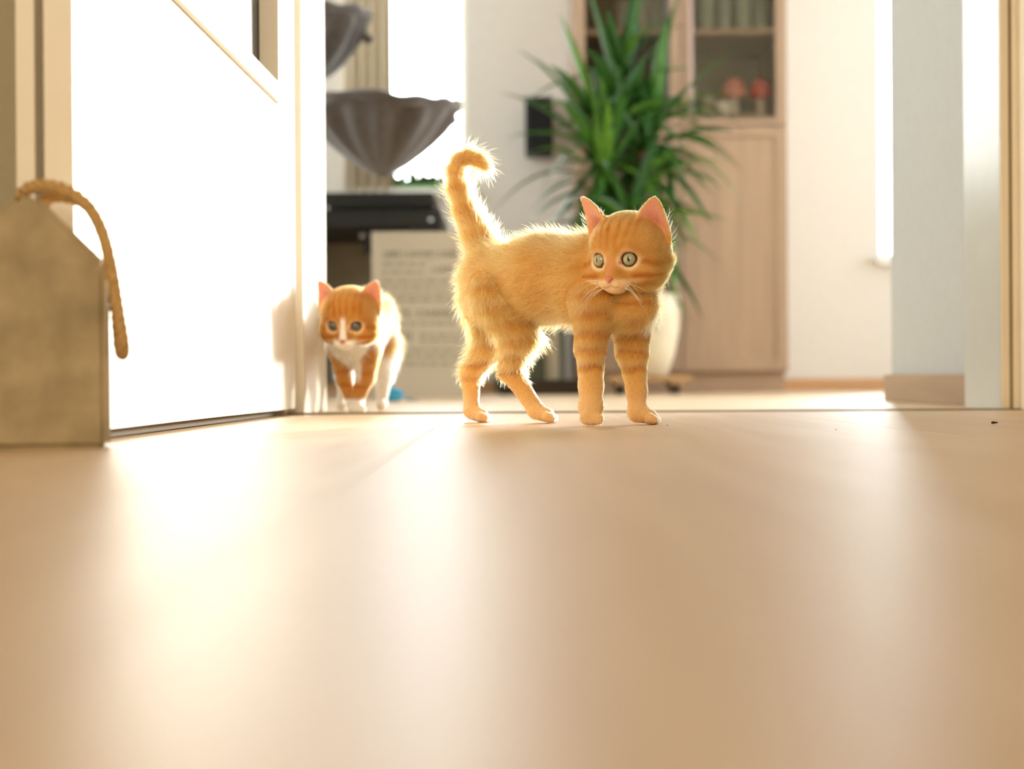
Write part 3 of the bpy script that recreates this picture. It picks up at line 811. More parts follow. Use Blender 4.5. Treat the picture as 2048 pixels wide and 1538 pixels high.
for i in range(9):
    t = i / 8
    for j in range(4):
        V.append((0.018 + 0.036 * t, -0.008 + 0.006 * j + 0.002 * math.sin(5 * t), 0.004 + 0.006 * (1 - t) * (1 + math.sin(3 * t + j)) * 0.7))
for i in range(8):
    for j in range(3): F.append((i * 4 + j, i * 4 + j + 1, (i + 1) * 4 + j + 1, (i + 1) * 4 + j))
tl = pydata('ribbon_tail', V, F, mat('pale_blue_ribbon', (0.35, 0.6, 0.75), 0.6), toy, None, True)
sm = tl.modifiers.new('thickness', 'SOLIDIFY'); sm.thickness = 0.0012

M_crumb = mat('dark_crumb', (0.03, 0.018, 0.012), 0.9, bump=1.0, bump_scale=800)
def crumb(px, py, L, label, seed):
    Y = 125.6 / (py - (759 - (px - 1105) * 0.0065)); p = at(px, py, Y)
    bm = bmesh.new(); rr = random.Random(seed)
    for q in range(3):
        bmesh.ops.create_icosphere(bm, subdivisions=2, radius=L * (0.26 - 0.05 * q),
                                   matrix=Matrix.Translation((L * (-0.25 + 0.3 * q), rr.uniform(-.1, .1) * L, L * 0.2)) @ Matrix.Diagonal((1.1, 0.8, 0.75, 1)))
    for v in bm.verts: v.co *= 1 + rr.uniform(-0.08, 0.08); v.co.z = max(v.co.z, 0.0)
    tag(from_bm('crumb', bm, M_crumb, None, (p.x, Y, 0.0)), label, 'crumb')
crumb(1989, 848, 0.0062, 'small dark curled crumb lying on the hall floor by the door frame', 1)
crumb(1335, 851, 0.0016, 'tiny brown speck on the floor next to the big kitten\'s front paw', 2)
crumb(1672, 860, 0.0016, 'tiny brown speck on the floor between the kitten and the door frame', 3)
# ------------------------------------------------------------------ kittens: one continuous body surface each, grown from a smooth distance field
def smin(a, b, k):
    if k <= 0: return np.minimum(a, b)
    h = np.clip(0.5 + 0.5 * (b - a) / k, 0, 1)
    return b + (a - b) * h - k * h * (1 - h)

class Cone:
    def __init__(s, p0, r0, p1, r1, tag, k):
        s.p0, s.p1 = np.array(p0, float), np.array(p1, float); s.r0, s.r1, s.tag, s.k = r0, r1, tag, k
        s.flow = s.p1 - s.p0; n = np.linalg.norm(s.flow); s.flow = s.flow / n if n > 1e-6 else np.array([0, 0, -1.0])
    def bounds(s):
        r = max(s.r0, s.r1); return np.minimum(s.p0, s.p1) - r, np.maximum(s.p0, s.p1) + r
    def d(s, P):
        v = s.p1 - s.p0; q = P - s.p0
        t = np.clip((q @ v) / max(v @ v, 1e-12), 0, 1)
        return np.linalg.norm(q - t[..., None] * v, axis=-1) - (s.r0 + (s.r1 - s.r0) * t)

class Ell:
    def __init__(s, c, R, rad, tag, k):
        s.c, s.R, s.rad, s.tag, s.k = np.array(c, float), np.array(R, float), np.array(rad, float), tag, k
        s.flow = np.array([0, 0, -1.0])
    def bounds(s):
        r = s.rad.max(); return s.c - r, s.c + r
    def d(s, P):
        q = (P - s.c) @ s.R            # R columns: local axes
        k0 = np.linalg.norm(q / s.rad, axis=-1); k1 = np.linalg.norm(q / s.rad ** 2, axis=-1)
        return k0 * (k0 - 1) / np.maximum(k1, 1e-9)

class Ear:
    def __init__(s, B, T, face, w0, cup, tag, k):
        s.B = np.array(B, float); h = np.array(T, float) - s.B; s.H = np.linalg.norm(h); s.h = h / s.H
        t = np.array(face, float); t = t - s.h * (t @ s.h); s.t = t / np.linalg.norm(t); s.w = np.cross(s.h, s.t)
        s.w0, s.cup, s.tag, s.k = w0, cup, tag, k; s.flow = s.h; s.pt = 0.18
    def bounds(s):
        r = s.w0 + 0.012; return np.minimum(s.B, s.B + s.h * s.H) - r, np.maximum(s.B, s.B + s.h * s.H) + r
    def loc(s, P):
        q = P - s.B; return q @ s.h, q @ s.w, q @ s.t
    def ts(s, a, w):
        u = np.clip(a / s.H, 0, 1)
        return -s.cup * (1 - u) ** 0.8 * (1 - np.clip(np.abs(w) / s.w0, 0, 1.2) ** 2)
    def d(s, P):
        a, w, t = s.loc(P); u = np.clip(a / s.H, 0, 1)
        hwid = s.w0 * (0.55 * np.sqrt(np.clip(1 - u ** 2, 0, 1)) + 0.45 * (1 - u ** 1.3)) * (1 - s.pt * u) + 0.0004
        th = 0.0013 + 0.0012 * (1 - u)
        d1 = np.abs(t - s.ts(a, w)) - th
        d2 = (np.abs(w) - hwid) * 0.75
        d3 = a - s.H; d4 = -a - 0.008
        return np.maximum(np.maximum(d1, d2), np.maximum(d3, d4))

def surface_nets(F, org, h):
    S = F < 0; nx, ny, nz = F.shape
    acc = np.zeros((nx - 1, ny - 1, nz - 1, 3), np.float32); cnt = np.zeros((nx - 1, ny - 1, nz - 1), np.float32)
    for ax in range(3):
        sl0 = [slice(None)] * 3; sl1 = [slice(None)] * 3; sl0[ax] = slice(0, -1); sl1[ax] = slice(1, None)
        a, b = F[tuple(sl0)], F[tuple(sl1)]
        cr = S[tuple(sl0)] != S[tuple(sl1)]
        t = np.where(cr, a / np.where(cr, a - b, 1), 0).astype(np.float32)
        o1, o2 = [x for x in range(3) if x != ax]
        for d1 in (0, 1):
            for d2 in (0, 1):
                sl = [slice(None)] * 3
                sl[o1] = slice(d1, F.shape[o1] - 1 + d1); sl[o2] = slice(d2, F.shape[o2] - 1 + d2)
                c = cr[tuple(sl)]; cnt += c
                acc[..., ax] += np.where(c, t[tuple(sl)], 0); acc[..., o1] += c * d1; acc[..., o2] += c * d2
    act = cnt > 0
    idx = np.full(act.shape, -1, np.int64); idx[act] = np.arange(act.sum())
    ijk = np.argwhere(act)
    V = (ijk + acc[act] / cnt[act][:, None]) * h + org
    quads = []
    for ax in range(3):
        sl0 = [slice(None)] * 3; sl1 = [slice(None)] * 3; sl0[ax] = slice(0, -1); sl1[ax] = slice(1, None)
        s0, s1 = S[tuple(sl0)], S[tuple(sl1)]
        e = np.argwhere(s0 != s1)
        o1, o2 = [(1, 2), (2, 0), (0, 1)][ax]
        ok = (e[:, o1] > 0) & (e[:, o2] > 0) & (e[:, o1] < F.shape[o1] - 1) & (e[:, o2] < F.shape[o2] - 1)
        e = e[ok]
        def cell(d1, d2):
            c = e.copy(); c[:, o1] -= d1; c[:, o2] -= d2; return idx[c[:, 0], c[:, 1], c[:, 2]]
        q = np.stack([cell(1, 1), cell(0, 1), cell(0, 0), cell(1, 0)], 1)
        fl = s0[e[:, 0], e[:, 1], e[:, 2]]
        q[~fl] = q[~fl][:, ::-1]
        quads.append(q)
    return V, np.vstack(quads)

def mottle(P, sc, seed):
    r = np.random.RandomState(seed); o = np.zeros(len(P))
    for i in range(6):
        w = r.normal(size=3) * sc * (1 + 0.4 * i); o += np.sin(P @ w + r.uniform(0, 6.28)) / (1 + 0.3 * i)
    return o / 3.2

def lerp(a, b, t): return a + (np.asarray(b) - a) * np.clip(t, 0, 1)[:, None]
def sstep(a, b, x): t = np.clip((x - a) / (b - a), 0, 1); return t * t * (3 - 2 * t)

def hair_mat(name):
    m = bpy.data.materials.new(name); m.use_nodes = True
    nt = m.node_tree; N = nt.nodes; L = nt.links; N.remove(N['Principled BSDF'])
    at_ = N.new('ShaderNodeAttribute'); at_.attribute_name = 'fur_color'
    hb = N.new('ShaderNodeBsdfHairPrincipled'); hb.model = 'CHIANG'; hb.parametrization = 'COLOR'
    hb.inputs['Roughness'].default_value = 0.38; hb.inputs['Radial Roughness'].default_value = 0.55
    hb.inputs['Coat'].default_value = 0.0
    L.new(at_.outputs['Color'], hb.inputs['Color'])
    L.new(hb.outputs[0], N['Material Output'].inputs['Surface'])
    return m
M_fur = hair_mat('kitten_fur')
def skin_mat():
    m = bpy.data.materials.new('kitten_skin'); m.use_nodes = True
    nt = m.node_tree; N = nt.nodes; L = nt.links; b = N['Principled BSDF']
    a = N.new('ShaderNodeAttribute'); a.attribute_name = 'fur_color'
    tc = N.new('ShaderNodeTexCoord'); nz = N.new('ShaderNodeTexNoise'); nz.inputs['Scale'].default_value = 900
    L.new(tc.outputs['Object'], nz.inputs['Vector'])
    hs = N.new('ShaderNodeHueSaturation'); mr = N.new('ShaderNodeMapRange'); mr.inputs['To Min'].default_value = 0.8; mr.inputs['To Max'].default_value = 1.15
    L.new(nz.outputs['Fac'], mr.inputs['Value']); L.new(mr.outputs[0], hs.inputs['Value']); L.new(a.outputs['Color'], hs.inputs['Color'])
    L.new(hs.outputs['Color'], b.inputs['Base Color'])
    b.inputs['Roughness'].default_value = 0.85; b.inputs['Specular IOR Level'].default_value = 0.2
    b.inputs['Subsurface Weight'].default_value = 0.25; b.inputs['Subsurface Radius'].default_value = (0.006, 0.003, 0.0015); b.inputs['Subsurface Scale'].default_value = 1.0
    return m
M_skin = skin_mat()
M_nose = mat('pink_nose', (0.72, 0.24, 0.19), 0.4, (0.62, 0.18, 0.14), scale=300, bump=0.2, bump_scale=1500)
M_whisk = mat('white_whisker', (0.95, 0.90, 0.82), 0.3)

def eye_mat(name, iris, inner, rim, pw, ph):
    m = bpy.data.materials.new(name); m.use_nodes = True
    nt = m.node_tree; N = nt.nodes; L = nt.links; b = N['Principled BSDF']
    tc = N.new('ShaderNodeTexCoord'); sp = N.new('ShaderNodeSeparateXYZ'); L.new(tc.outputs['Object'], sp.inputs[0])
    def m2(op, a, bb=None):
        n = N.new('ShaderNodeMath'); n.operation = op
        for i, v in enumerate((a, bb)):
            if v is None: continue
            if isinstance(v, (int, float)): n.inputs[i].default_value = v
            else: L.new(v, n.inputs[i])
        return n.outputs[0]
    x2 = m2('MULTIPLY', sp.outputs[0], sp.outputs[0]); y2 = m2('MULTIPLY', sp.outputs[1], sp.outputs[1])
    r = m2('SQRT', m2('ADD', x2, y2))
    pe = m2('SQRT', m2('ADD', m2('DIVIDE', x2, pw * pw), m2('DIVIDE', y2, ph * ph)))
    rp = N.new('ShaderNodeValToRGB'); e = rp.color_ramp.elements
    e[0].position = 0.15; e[0].color = (*inner, 1); e[1].position = 0.56; e[1].color = (*iris, 1)
    for p, c in ((0.74, iris), (0.83, rim), (0.97, rim)):
        n = e.new(p); n.color = (*c, 1)
    L.new(r, rp.inputs['Fac'])
    mr = N.new('ShaderNodeMapRange'); mr.inputs['From Min'].default_value = 0.9; mr.inputs['From Max'].default_value = 1.08
    L.new(pe, mr.inputs['Value'])
    mx = N.new('ShaderNodeMix'); mx.data_type = 'RGBA'; mx.inputs['A'].default_value = (0.006, 0.006, 0.006, 1)
    L.new(mr.outputs[0], mx.inputs['Factor']); L.new(rp.outputs['Color'], mx.inputs['B'])
    L.new(mx.outputs['Result'], b.inputs['Base Color'])
    b.inputs['Roughness'].default_value = 0.25; b.inputs['Coat Weight'].default_value = 1.0; b.inputs['Coat Roughness'].default_value = 0.02
    return m

class Head:
    def __init__(s, c, yaw, pitch, roll, sc):
        f = Vector((-math.sin(yaw), -math.cos(yaw), 0)); l = Vector((math.cos(yaw), -math.sin(yaw), 0)); u = Vector((0, 0, 1))
        f2 = f * math.cos(pitch) - u * math.sin(pitch); u2 = u * math.cos(pitch) + f * math.sin(pitch)
        l2 = l * math.cos(roll) + u2 * math.sin(roll); u3 = u2 * math.cos(roll) - l * math.sin(roll)
        s.R = np.array([list(f2), list(l2), list(u3)]).T; s.c = np.array(c, float); s.s = sc * 0.001
    def w(s, f, l, u): return s.c + s.R @ (np.array([f, l, u], float) * s.s)
    def dirw(s, f, l, u): v = s.R @ np.array([f, l, u], float); return v / np.linalg.norm(v)
    def loc(s, P): return ((P - s.c) @ s.R) / s.s

def head_prims(hd, ears):
    s = hd.s; E = lambda c, r, k=6: Ell(hd.w(*c), hd.R, np.array(r) * s, 'head', k * s)
    pr = [E((-1, 0, 5), (33.5, 35, 31.5)), E((-10, 0, -3), (27, 33, 29), 10),
          E((7, 16, -15), (21, 19.5, 17.5)), E((7, -16, -15), (21, 19.5, 17.5)),
          Cone(hd.w(22, 0, -2), 10.5 * s, hd.w(32.2, 0, -19.5), 6.4 * s, 'head', 6 * s),
          E((28.2, 5.6, -25.3), (8.6, 8.4, 6.6), 4), E((28.2, -5.6, -25.3), (8.6, 8.4, 6.6), 4), E((24.0, 0, -30.6), (8.5, 8.5, 4.8), 4),
          E((23, 14, 6), (9, 9, 5.5), 6), E((23, -14, 6), (9, 9, 5.5), 6)]
    for B, T, face, w0, cup, tg in ears:
        pr.append(Ear(hd.w(*B), hd.w(*T), hd.dirw(*face), w0 * s, cup * s, tg, 3.5 * s))
    return pr

def px_cone(a, b, tg, k=9):
    p0, p1 = at(*a[:3]), at(*b[:3])
    return Cone(p0, a[3] * a[2] / FPX, p1, b[3] * b[2] / FPX, tg, k * 0.001)

def kitten(name, label, root_loc, body, hd, ears, color_fn, fur_fn, n_hair, eye_m, gaze, eye_c, whiskers, h=0.0013, seed=1, eye_r=8.4, flow_dir=None, hair_r=0.00010):
    prims = body + head_prims(hd, ears)
    lo = np.min([p.bounds()[0] for p in prims], 0) - 0.012; hi = np.max([p.bounds()[1] for p in prims], 0) + 0.012
    lo[2] = -0.006
    n = np.ceil((hi - lo) / h).astype(int) + 1
    F = np.full(n, 1.0, np.float32)
    ax = [lo[i] + np.arange(n[i]) * h for i in range(3)]
    def region(b0, b1):
        return [slice(max(0, int((b0[i] - lo[i]) / h)), min(n[i], int((b1[i] - lo[i]) / h) + 2)) for i in range(3)]
    def grid(sl):
        X, Y, Z = np.meshgrid(ax[0][sl[0]], ax[1][sl[1]], ax[2][sl[2]], indexing='ij'); return np.stack([X, Y, Z], -1)
    for p in prims:
        b0, b1 = p.bounds(); sl = tuple(region(b0 - 0.012 - p.k, b1 + 0.012 + p.k))
        F[sl] = smin(F[sl], p.d(grid(sl)), p.k)
    s = hd.s
    eyes = []
    for sg in (1, -1):
        c = hd.w(eye_c[0], sg * eye_c[1], eye_c[2]); eyes.append(c)
        r = (eye_r + 0.25) * s
        sl = tuple(region(c - r - 0.01, c + r + 0.01)); d = np.linalg.norm(grid(sl) - c, axis=-1) - r
        F[sl] = -smin(-F[sl], d, 1.2 * s)
    # mouth line
    Z = ax[2][None, None, :]
    F = np.maximum(F, (0.0004 - Z).astype(np.float32))
    V, Q = surface_nets(F, lo, h)
    # light smoothing of the grid steps
    nb = np.zeros_like(V); ct = np.zeros(len(V))
    for a, b in ((0, 1), (1, 2), (2, 3), (3, 0)):
        np.add.at(nb, Q[:, a], V[Q[:, b]]); np.add.at(nb, Q[:, b], V[Q[:, a]]); np.add.at(ct, Q[:, a], 1); np.add.at(ct, Q[:, b], 1)
    V = V * 0.6 + 0.4 * nb / ct[:, None]
    V[:, 2] = np.maximum(V[:, 2], 0.0004)

    root = empty(name, root_loc); tag(root, label, 'kitten')
    rl = np.array(root_loc, float)
    def info(P):
        D = np.stack([p.d(P) for p in prims], 1); k = D.argmin(1)
        tags = np.array([p.tag for p in prims])[k]
        return D, k, tags
    D, K, T = info(V)
    colV = color_fn(V, T, hd, prims, D)
    me = bpy.data.meshes.new('body')
    Vl = (V - rl)
    me.vertices.add(len(V)); me.vertices.foreach_set('co', Vl.astype(np.float32).ravel())
    me.loops.add(Q.size); me.loops.foreach_set('vertex_index', Q.astype(np.int32).ravel())
    me.polygons.add(len(Q)); me.polygons.foreach_set('loop_start', np.arange(0, Q.size, 4, dtype=np.int32))
    me.update(calc_edges=True); me.validate()
    at_ = me.attributes.new('fur_color', 'FLOAT_COLOR', 'POINT')
    c4 = np.ones((len(V), 4), np.float32); c4[:, :3] = colV; at_.data.foreach_set('color', c4.ravel())
    link('body', me, M_skin, root, None, True)

    # ---- fur
    rs = np.random.RandomState(seed)
    tri = np.vstack([Q[:, [0, 1, 2]], Q[:, [0, 2, 3]]])
    a, b, c = V[tri[:, 0]], V[tri[:, 1]], V[tri[:, 2]]
    nr = np.cross(b - a, c - a); ar = np.linalg.norm(nr, axis=1) / 2 + 1e-15
    cen = (a + b + c) / 3
    VN = np.zeros_like(V)
    for q in range(3): np.add.at(VN, tri[:, q], nr)
    VN /= np.linalg.norm(VN, axis=1)[:, None] + 1e-15
    dens = fur_fn['density'](cen, T[tri[:, 0]], hd)
    wgt = ar * dens; wgt /= wgt.sum()
    ti = rs.choice(len(tri), n_hair, p=wgt)
    u, v = rs.rand(n_hair), rs.rand(n_hair); sw = u + v > 1; u[sw] = 1 - u[sw]; v[sw] = 1 - v[sw]
    w = 1 - u - v
    P = a[ti] * w[:, None] + b[ti] * u[:, None] + c[ti] * v[:, None]
    Nn = VN[tri[ti, 0]] * w[:, None] + VN[tri[ti, 1]] * u[:, None] + VN[tri[ti, 2]] * v[:, None]
    Nn /= np.linalg.norm(Nn, axis=1)[:, None] + 1e-12
    D, K, T2 = info(P)
    Lh = hd.loc(P)
    length, lay = fur_fn['length'](P, T2, hd, prims, rs)
    # no fur on the eyes and the nose
    keep = length > 0.0002
    for i, sg in enumerate((1, -1)):
        keep &= np.linalg.norm(P - eyes[i], axis=1) > (eye_r + 1.1) * s
    keep &= np.linalg.norm(Lh - np.array([37.5, 0, -22.5]), axis=1) > 4.4
    flow = np.array([p.flow for p in prims])[K]
    tr = T2 == 'trunk'; flow[tr] = np.array(flow_dir) if flow_dir is not None else np.array([-0.75, 0.45, -0.35])
    hh = T2 == 'head'
    away = P - hd.w(31, 0, -19); away /= np.linalg.norm(away, axis=1)[:, None] + 1e-9
    flow[hh] = away[hh]
    flow = flow + 0.22 * rs.normal(size=flow.shape)
    flow -= Nn * (flow * Nn).sum(1)[:, None]
    flow /= np.linalg.norm(flow, axis=1)[:, None] + 1e-9
    P, Nn, flow, length, lay, T2, K = P[keep], Nn[keep], flow[keep], length[keep], lay[keep], T2[keep], K[keep]
    N = len(P); M = 5
    colH = color_fn(P, T2, hd, prims, D[keep])
    colH = np.clip(colH * (1 + rs.normal(size=(N, 1)) * 0.16), 0.01, 0.97)
    pts = np.zeros((N, M, 3)); side = np.cross(Nn, flow)
    wob = rs.normal(size=(N, 1)) * 0.25
    for i in range(M):
        t = i / (M - 1)
        ang = lay * (0.72 + 0.45 * t)                     # lay 0: standing up, pi/2: flat
        pts[:, i] = P - Nn * 0.0006 + (Nn * np.cos(ang)[:, None] + flow * np.sin(ang)[:, None]) * (length * t)[:, None] + side * wob * (length * t * t)[:, None]
    pts[:, :, 2] = np.maximum(pts[:, :, 2], 0.0003)
    hc = bpy.data.hair_curves.new('fur'); hc.add_curves([M] * N)
    hc.attributes['position'].data.foreach_set('vector', (pts.reshape(-1, 3) - rl).astype(np.float32).ravel())
    ra = hc.attributes.new('radius', 'FLOAT', 'POINT') if 'radius' not in hc.attributes else hc.attributes['radius']
    rr = np.tile(np.array([1.0, 0.95, 0.8, 0.55, 0.12]) * hair_r, (N, 1)); ra.data.foreach_set('value', rr.astype(np.float32).ravel())
    ca = hc.attributes.new('fur_color', 'FLOAT_COLOR', 'CURVE'); c4 = np.ones((N, 4), np.float32); c4[:, :3] = colH
    ca.data.foreach_set('color', c4.ravel())
    fo = bpy.data.objects.new('fur', hc); hc.materials.append(M_fur); COL.objects.link(fo); fo.parent = root; tag(fo, kind='stuff')

    # ---- eyes, nose, whiskers
    for i, sg in enumerate((1, -1)):
        bm = bmesh.new(); bmesh.ops.create_uvsphere(bm, u_segments=40, v_segments=24, radius=1.0)
        g = Vector(hd.dirw(gaze[0], gaze[1] + sg * gaze[3], gaze[2]))
        upv = Vector(hd.dirw(0, 0, 1)); xx = upv.cross(g).normalized(); yy = g.cross(xx)
        o = from_bm('eye', bm, eye_m, root, smooth=True)
        Mx = Matrix((xx, yy, g)).transposed().to_4x4()
        o.matrix_local = Matrix.Translation(Vector(eyes[i] - rl)) @ Mx @ Matrix.Scale(eye_r * s, 4)
    bm = bmesh.new(); bmesh.ops.create_uvsphere(bm, u_segments=20, v_segments=14, radius=1.0)
    for vv in bm.verts:
        x, y, z = vv.co; wd = 5.0 * (0.62 + 0.38 * max(-1, min(1, z * 1.5)))
        p = np.array([38.0 + x * 2.8 - z * 0.6, y * wd, -22.3 + z * 3.1 - 0.5 * abs(y)])
        vv.co = Vector(hd.w(*p) - rl)
    from_bm('nose', bm, M_nose, root, smooth=True)
    rr = random.Random(seed)
    for sg in (1, -1):
        for q in range(whiskers):
            u0 = -23.5 - 2.0 * (q % 4); l0 = sg * (7 + 1.6 * (q // 4) + (q % 2)); f0 = 36.5 - 1.3 * abs(l0) / 3
            Lw = rr.uniform(22, 38); dn = rr.uniform(-0.95, 0.0)
            p0 = hd.w(f0 - 2.5, l0, u0); d = hd.dirw(0.10, sg * 1.0, dn)
            p1 = p0 + d * Lw * 0.5 * s + np.array([0, 0, 0.0012]); p2 = p0 + d * Lw * s + np.array([0, 0, -0.004])
            path = catmull([p0 - rl, p1 - rl, p2 - rl], 5)
            tube('whisker', path, [0.00017 * (1 - 0.8 * i / (len(path) - 1)) for i in range(len(path))], M_whisk, root, 5)
    return root

# ---- colours of the coats (linear)
OR = np.array([0.585, 0.285, 0.072]); DK = np.array([0.44, 0.14, 0.015]); LT = np.array([0.75, 0.41, 0.125]); CR = np.array([0.90, 0.68, 0.42]); WH = np.array([0.94, 0.90, 0.84])
PK = np.array([0.80, 0.40, 0.30]); PKD = np.array([0.50, 0.12, 0.09])

def face_colour(C, P, T, hd, prims, blaze):
    hm = np.isin(T, ['head', 'earL', 'earR'])
    L = hd.loc(P); f, l, u = L[:, 0], L[:, 1], L[:, 2]; al = np.abs(l)
    out = C.copy()
    hd_ = T == 'head'
    al_ = al; al = np.abs(l + 1.6 * mottle(P, 160, 22))
    st = np.exp(-((al - 3.8 - 0.05 * (u - 10)) / 1.7) ** 2) + np.exp(-((al - 11.5 - 0.10 * (u - 10)) / 2.0) ** 2) + 0.8 * np.exp(-((al - 19) / 1.8) ** 2)
    st *= sstep(1, 9, u) * sstep(-8, 6, f) * (0.55 + 0.6 * mottle(P, 120, 21))
    al = al_; u_ = u; u = u + 1.3 * mottle(P, 130, 24)
    ch = np.exp(-((u + 6.5 + 0.25 * (al - 20)) / 2.6) ** 2) * sstep(17.5, 22, al) + np.exp(-((u + 19 + 0.1 * (al - 18)) / 2.4) ** 2) * sstep(13, 20, al) * 0.9 \
        + np.exp(-((u + 27) / 2.2) ** 2) * sstep(14, 20, al) * 0.6
    u = u_
    out = lerp(out, DK, (1.15 * st + 1.2 * ch))
    # pale spectacles and muzzle
    for sg in (1, -1):
        d = np.sqrt((l - sg * 14.5) ** 2 + (u + 5.5) ** 2 * 1.0)
        out = lerp(out, CR, 0.85 * np.exp(-((d - 8.0) / 1.9) ** 2) * sstep(5, 15, f) * (0.35 + 0.65 * sstep(0, -8, u)))
    out = lerp(out, CR, 0.8 * sstep(-20.5, -25, u) * sstep(20, 27, f))
    br = np.exp(-(l / 3.6) ** 2) * sstep(24, 31, f) * sstep(-24, -19, u) * sstep(0, -8, u)
    out = lerp(out, np.array([0.70, 0.30, 0.14]), 0.6 * br)
    out = lerp(out, np.array([0.45, 0.13, 0.08]), 0.65 * np.maximum(np.exp(-((u + 28.0 + 1.6 * np.sin(np.pi * np.clip(al, 0, 9) / 9)) / 0.55) ** 2) * sstep(9.5, 7.5, al), np.exp(-(l / 0.5) ** 2) * sstep(-24.5, -25.2, u) * sstep(-28.6, -28, u)) * sstep(24, 28, f))
    for q in range(3):
        out = lerp(out, np.array([0.5, 0.2, 0.06]), 0.5 * np.exp(-((u + 23.0 + 1.9 * q) / 0.5) ** 2) * sstep(26, 29, f) * np.exp(-((al - 8.5) / 2.0) ** 2))
    if blaze:
        out = lerp(out, WH, sstep(4.2, 1.8, al - 0.10 * np.clip(-u - 4, 0, 30)) * sstep(9, 0, u) * sstep(15, 24, f))
        out = lerp(out, WH, sstep(-19, -23.5, u) * sstep(19, 26, f) * sstep(16, 11, al))
        out = lerp(out, WH, sstep(-28, -32, u))
    # dark pink lids
    for sg in (1, -1):
        d = np.sqrt((l - sg * 14.5) ** 2 + (u + 5.2) ** 2)
        out = lerp(out, np.array([0.34, 0.13, 0.09]), sstep(6.6, 5.8, d) * sstep(12, 20, f))
        d2 = np.sqrt((l - sg * 8.2) ** 2 + (u + 8.2) ** 2); out = lerp(out, np.array([0.5, 0.17, 0.13]), 0.8 * sstep(2.4, 1.2, d2) * sstep(18, 24, f))
    res = C.copy(); res[hd_] = out[hd_]
    for p in prims:
        if isinstance(p, Ear):
            m = T == p.tag
            a, w, t = p.loc(P); inn = sstep(-0.0002, 0.0008, t - p.ts(a, w))
            col = lerp(np.tile(OR, (len(P), 1)), LT, 0.5 * np.ones(len(P)))
            pk = lerp(np.tile(PK, (len(P), 1)), PKD, 0.95 * np.exp(-((a - 0.005) / 0.011) ** 2) * np.exp(-(w / 0.009) ** 2))  # shade deep in the ear canal painted into the pink
            pk = lerp(pk, LT, sstep(0.55, 0.95, np.abs(w) / (p.w0 * (1 - np.clip(a / p.H, 0, 1) ** 1.7) + 1e-4)) * 0.8)
            cc = lerp(col, pk, inn * sstep(-0.002, 0.003, a))
            res[m] = cc[m]
    return res

def ginger_colour(P, T, hd, prims, D):
    C = np.tile(OR, (len(P), 1)); z = P[:, 2]
    C = lerp(C, DK, 0.30 * sstep(-0.1, 0.8, mottle(P, 110, 3)))
    C = lerp(C, LT, 0.40 * sstep(-0.1, 0.8, mottle(P, 90, 5)))
    tr = T == 'trunk'
    C[tr] = lerp(C[tr], DK, 0.25 * sstep(0.155, 0.185, z[tr])); C[tr] = lerp(C[tr], LT, 0.55 * sstep(0.125, 0.095, z[tr]))
    chest = tr & (P[:, 0] > 0.085)
    if chest.any():
        s = np.sin(z[chest] * 2 * np.pi / 0.021 + 3.0 * mottle(P[chest], 45, 8)); C[chest] = lerp(C[chest], DK, 0.75 * sstep(0.45, 0.9, s))
        C[chest] = lerp(C[chest], LT, 0.4 * sstep(0.2, -0.6, s))
    for tg, ph, top in (('RF', 0.2, 0.10), ('LF', 1.3, 0.10), ('RH', 2.1, 0.11), ('LH', 3.9, 0.11)):
        m = T == tg
        if not m.any(): continue
        s = np.sin(z[m] * 2 * np.pi / 0.0165 + ph + 1.6 * mottle(P[m], 60, 9)) 
        C[m] = lerp(C[m], LT, 0.95 * sstep(0.095, 0.05, z[m]))
        C[m] = lerp(C[m], DK, 1.0 * sstep(0.45, 0.95, s) * sstep(0.036, 0.052, z[m]))
        C[m] = lerp(C[m], CR, 0.35 * sstep(0.040, 0.015, z[m]))
    m = T == 'tail'
    s = np.sin(z[m] * 2 * np.pi / 0.026 + 1); C[m] = lerp(C[m], DK, 0.4 * sstep(0.2, 0.9, s)); C[m] = lerp(C[m], LT, 0.35 * sstep(0.22, 0.27, z[m]))
    return face_colour(C, P, T, hd, prims, False)

def white_ginger_colour(P, T, hd, prims, D):
    C = np.tile(OR * np.array([0.93, 0.86, 0.8]), (len(P), 1)); z = P[:, 2]
    C = lerp(C, DK, 0.45 * sstep(-0.1, 0.8, mottle(P, 110, 13)))
    for tg, ph in (('RF', 0.2), ('LF', 1.3)):
        m = T == tg
        s = np.sin(z[m] * 2 * np.pi / 0.017 + ph + 0.9 * mottle(P[m], 60, 9)); C[m] = lerp(C[m], DK, 0.9 * sstep(0.2, 0.9, s))
        C[m] = lerp(C[m], WH, sstep(0.022, 0.015, z[m]))
        # white inner sides
        cx = -0.204 
        C[m] = lerp(C[m], WH, sstep(0.010, 0.004, np.abs(P[m][:, 0] - cx)) * sstep(0.035, 0.05, z[m]))
    for tg in ('RH', 'LH'):
        m = T == tg; C[m] = lerp(C[m], WH, sstep(0.085, 0.07, z[m]))
    m = (T == 'trunk')
    C[m] = lerp(C[m], WH, sstep(0.115, 0.09, z[m] + 0.0 * P[m][:, 0]))
    C[m] = lerp(C[m], WH, sstep(1.975, 1.955, P[m][:, 1]) * sstep(0.027, 0.017, np.abs(P[m][:, 0] + 0.205)))
    return face_colour(C, P, T, hd, prims, True)

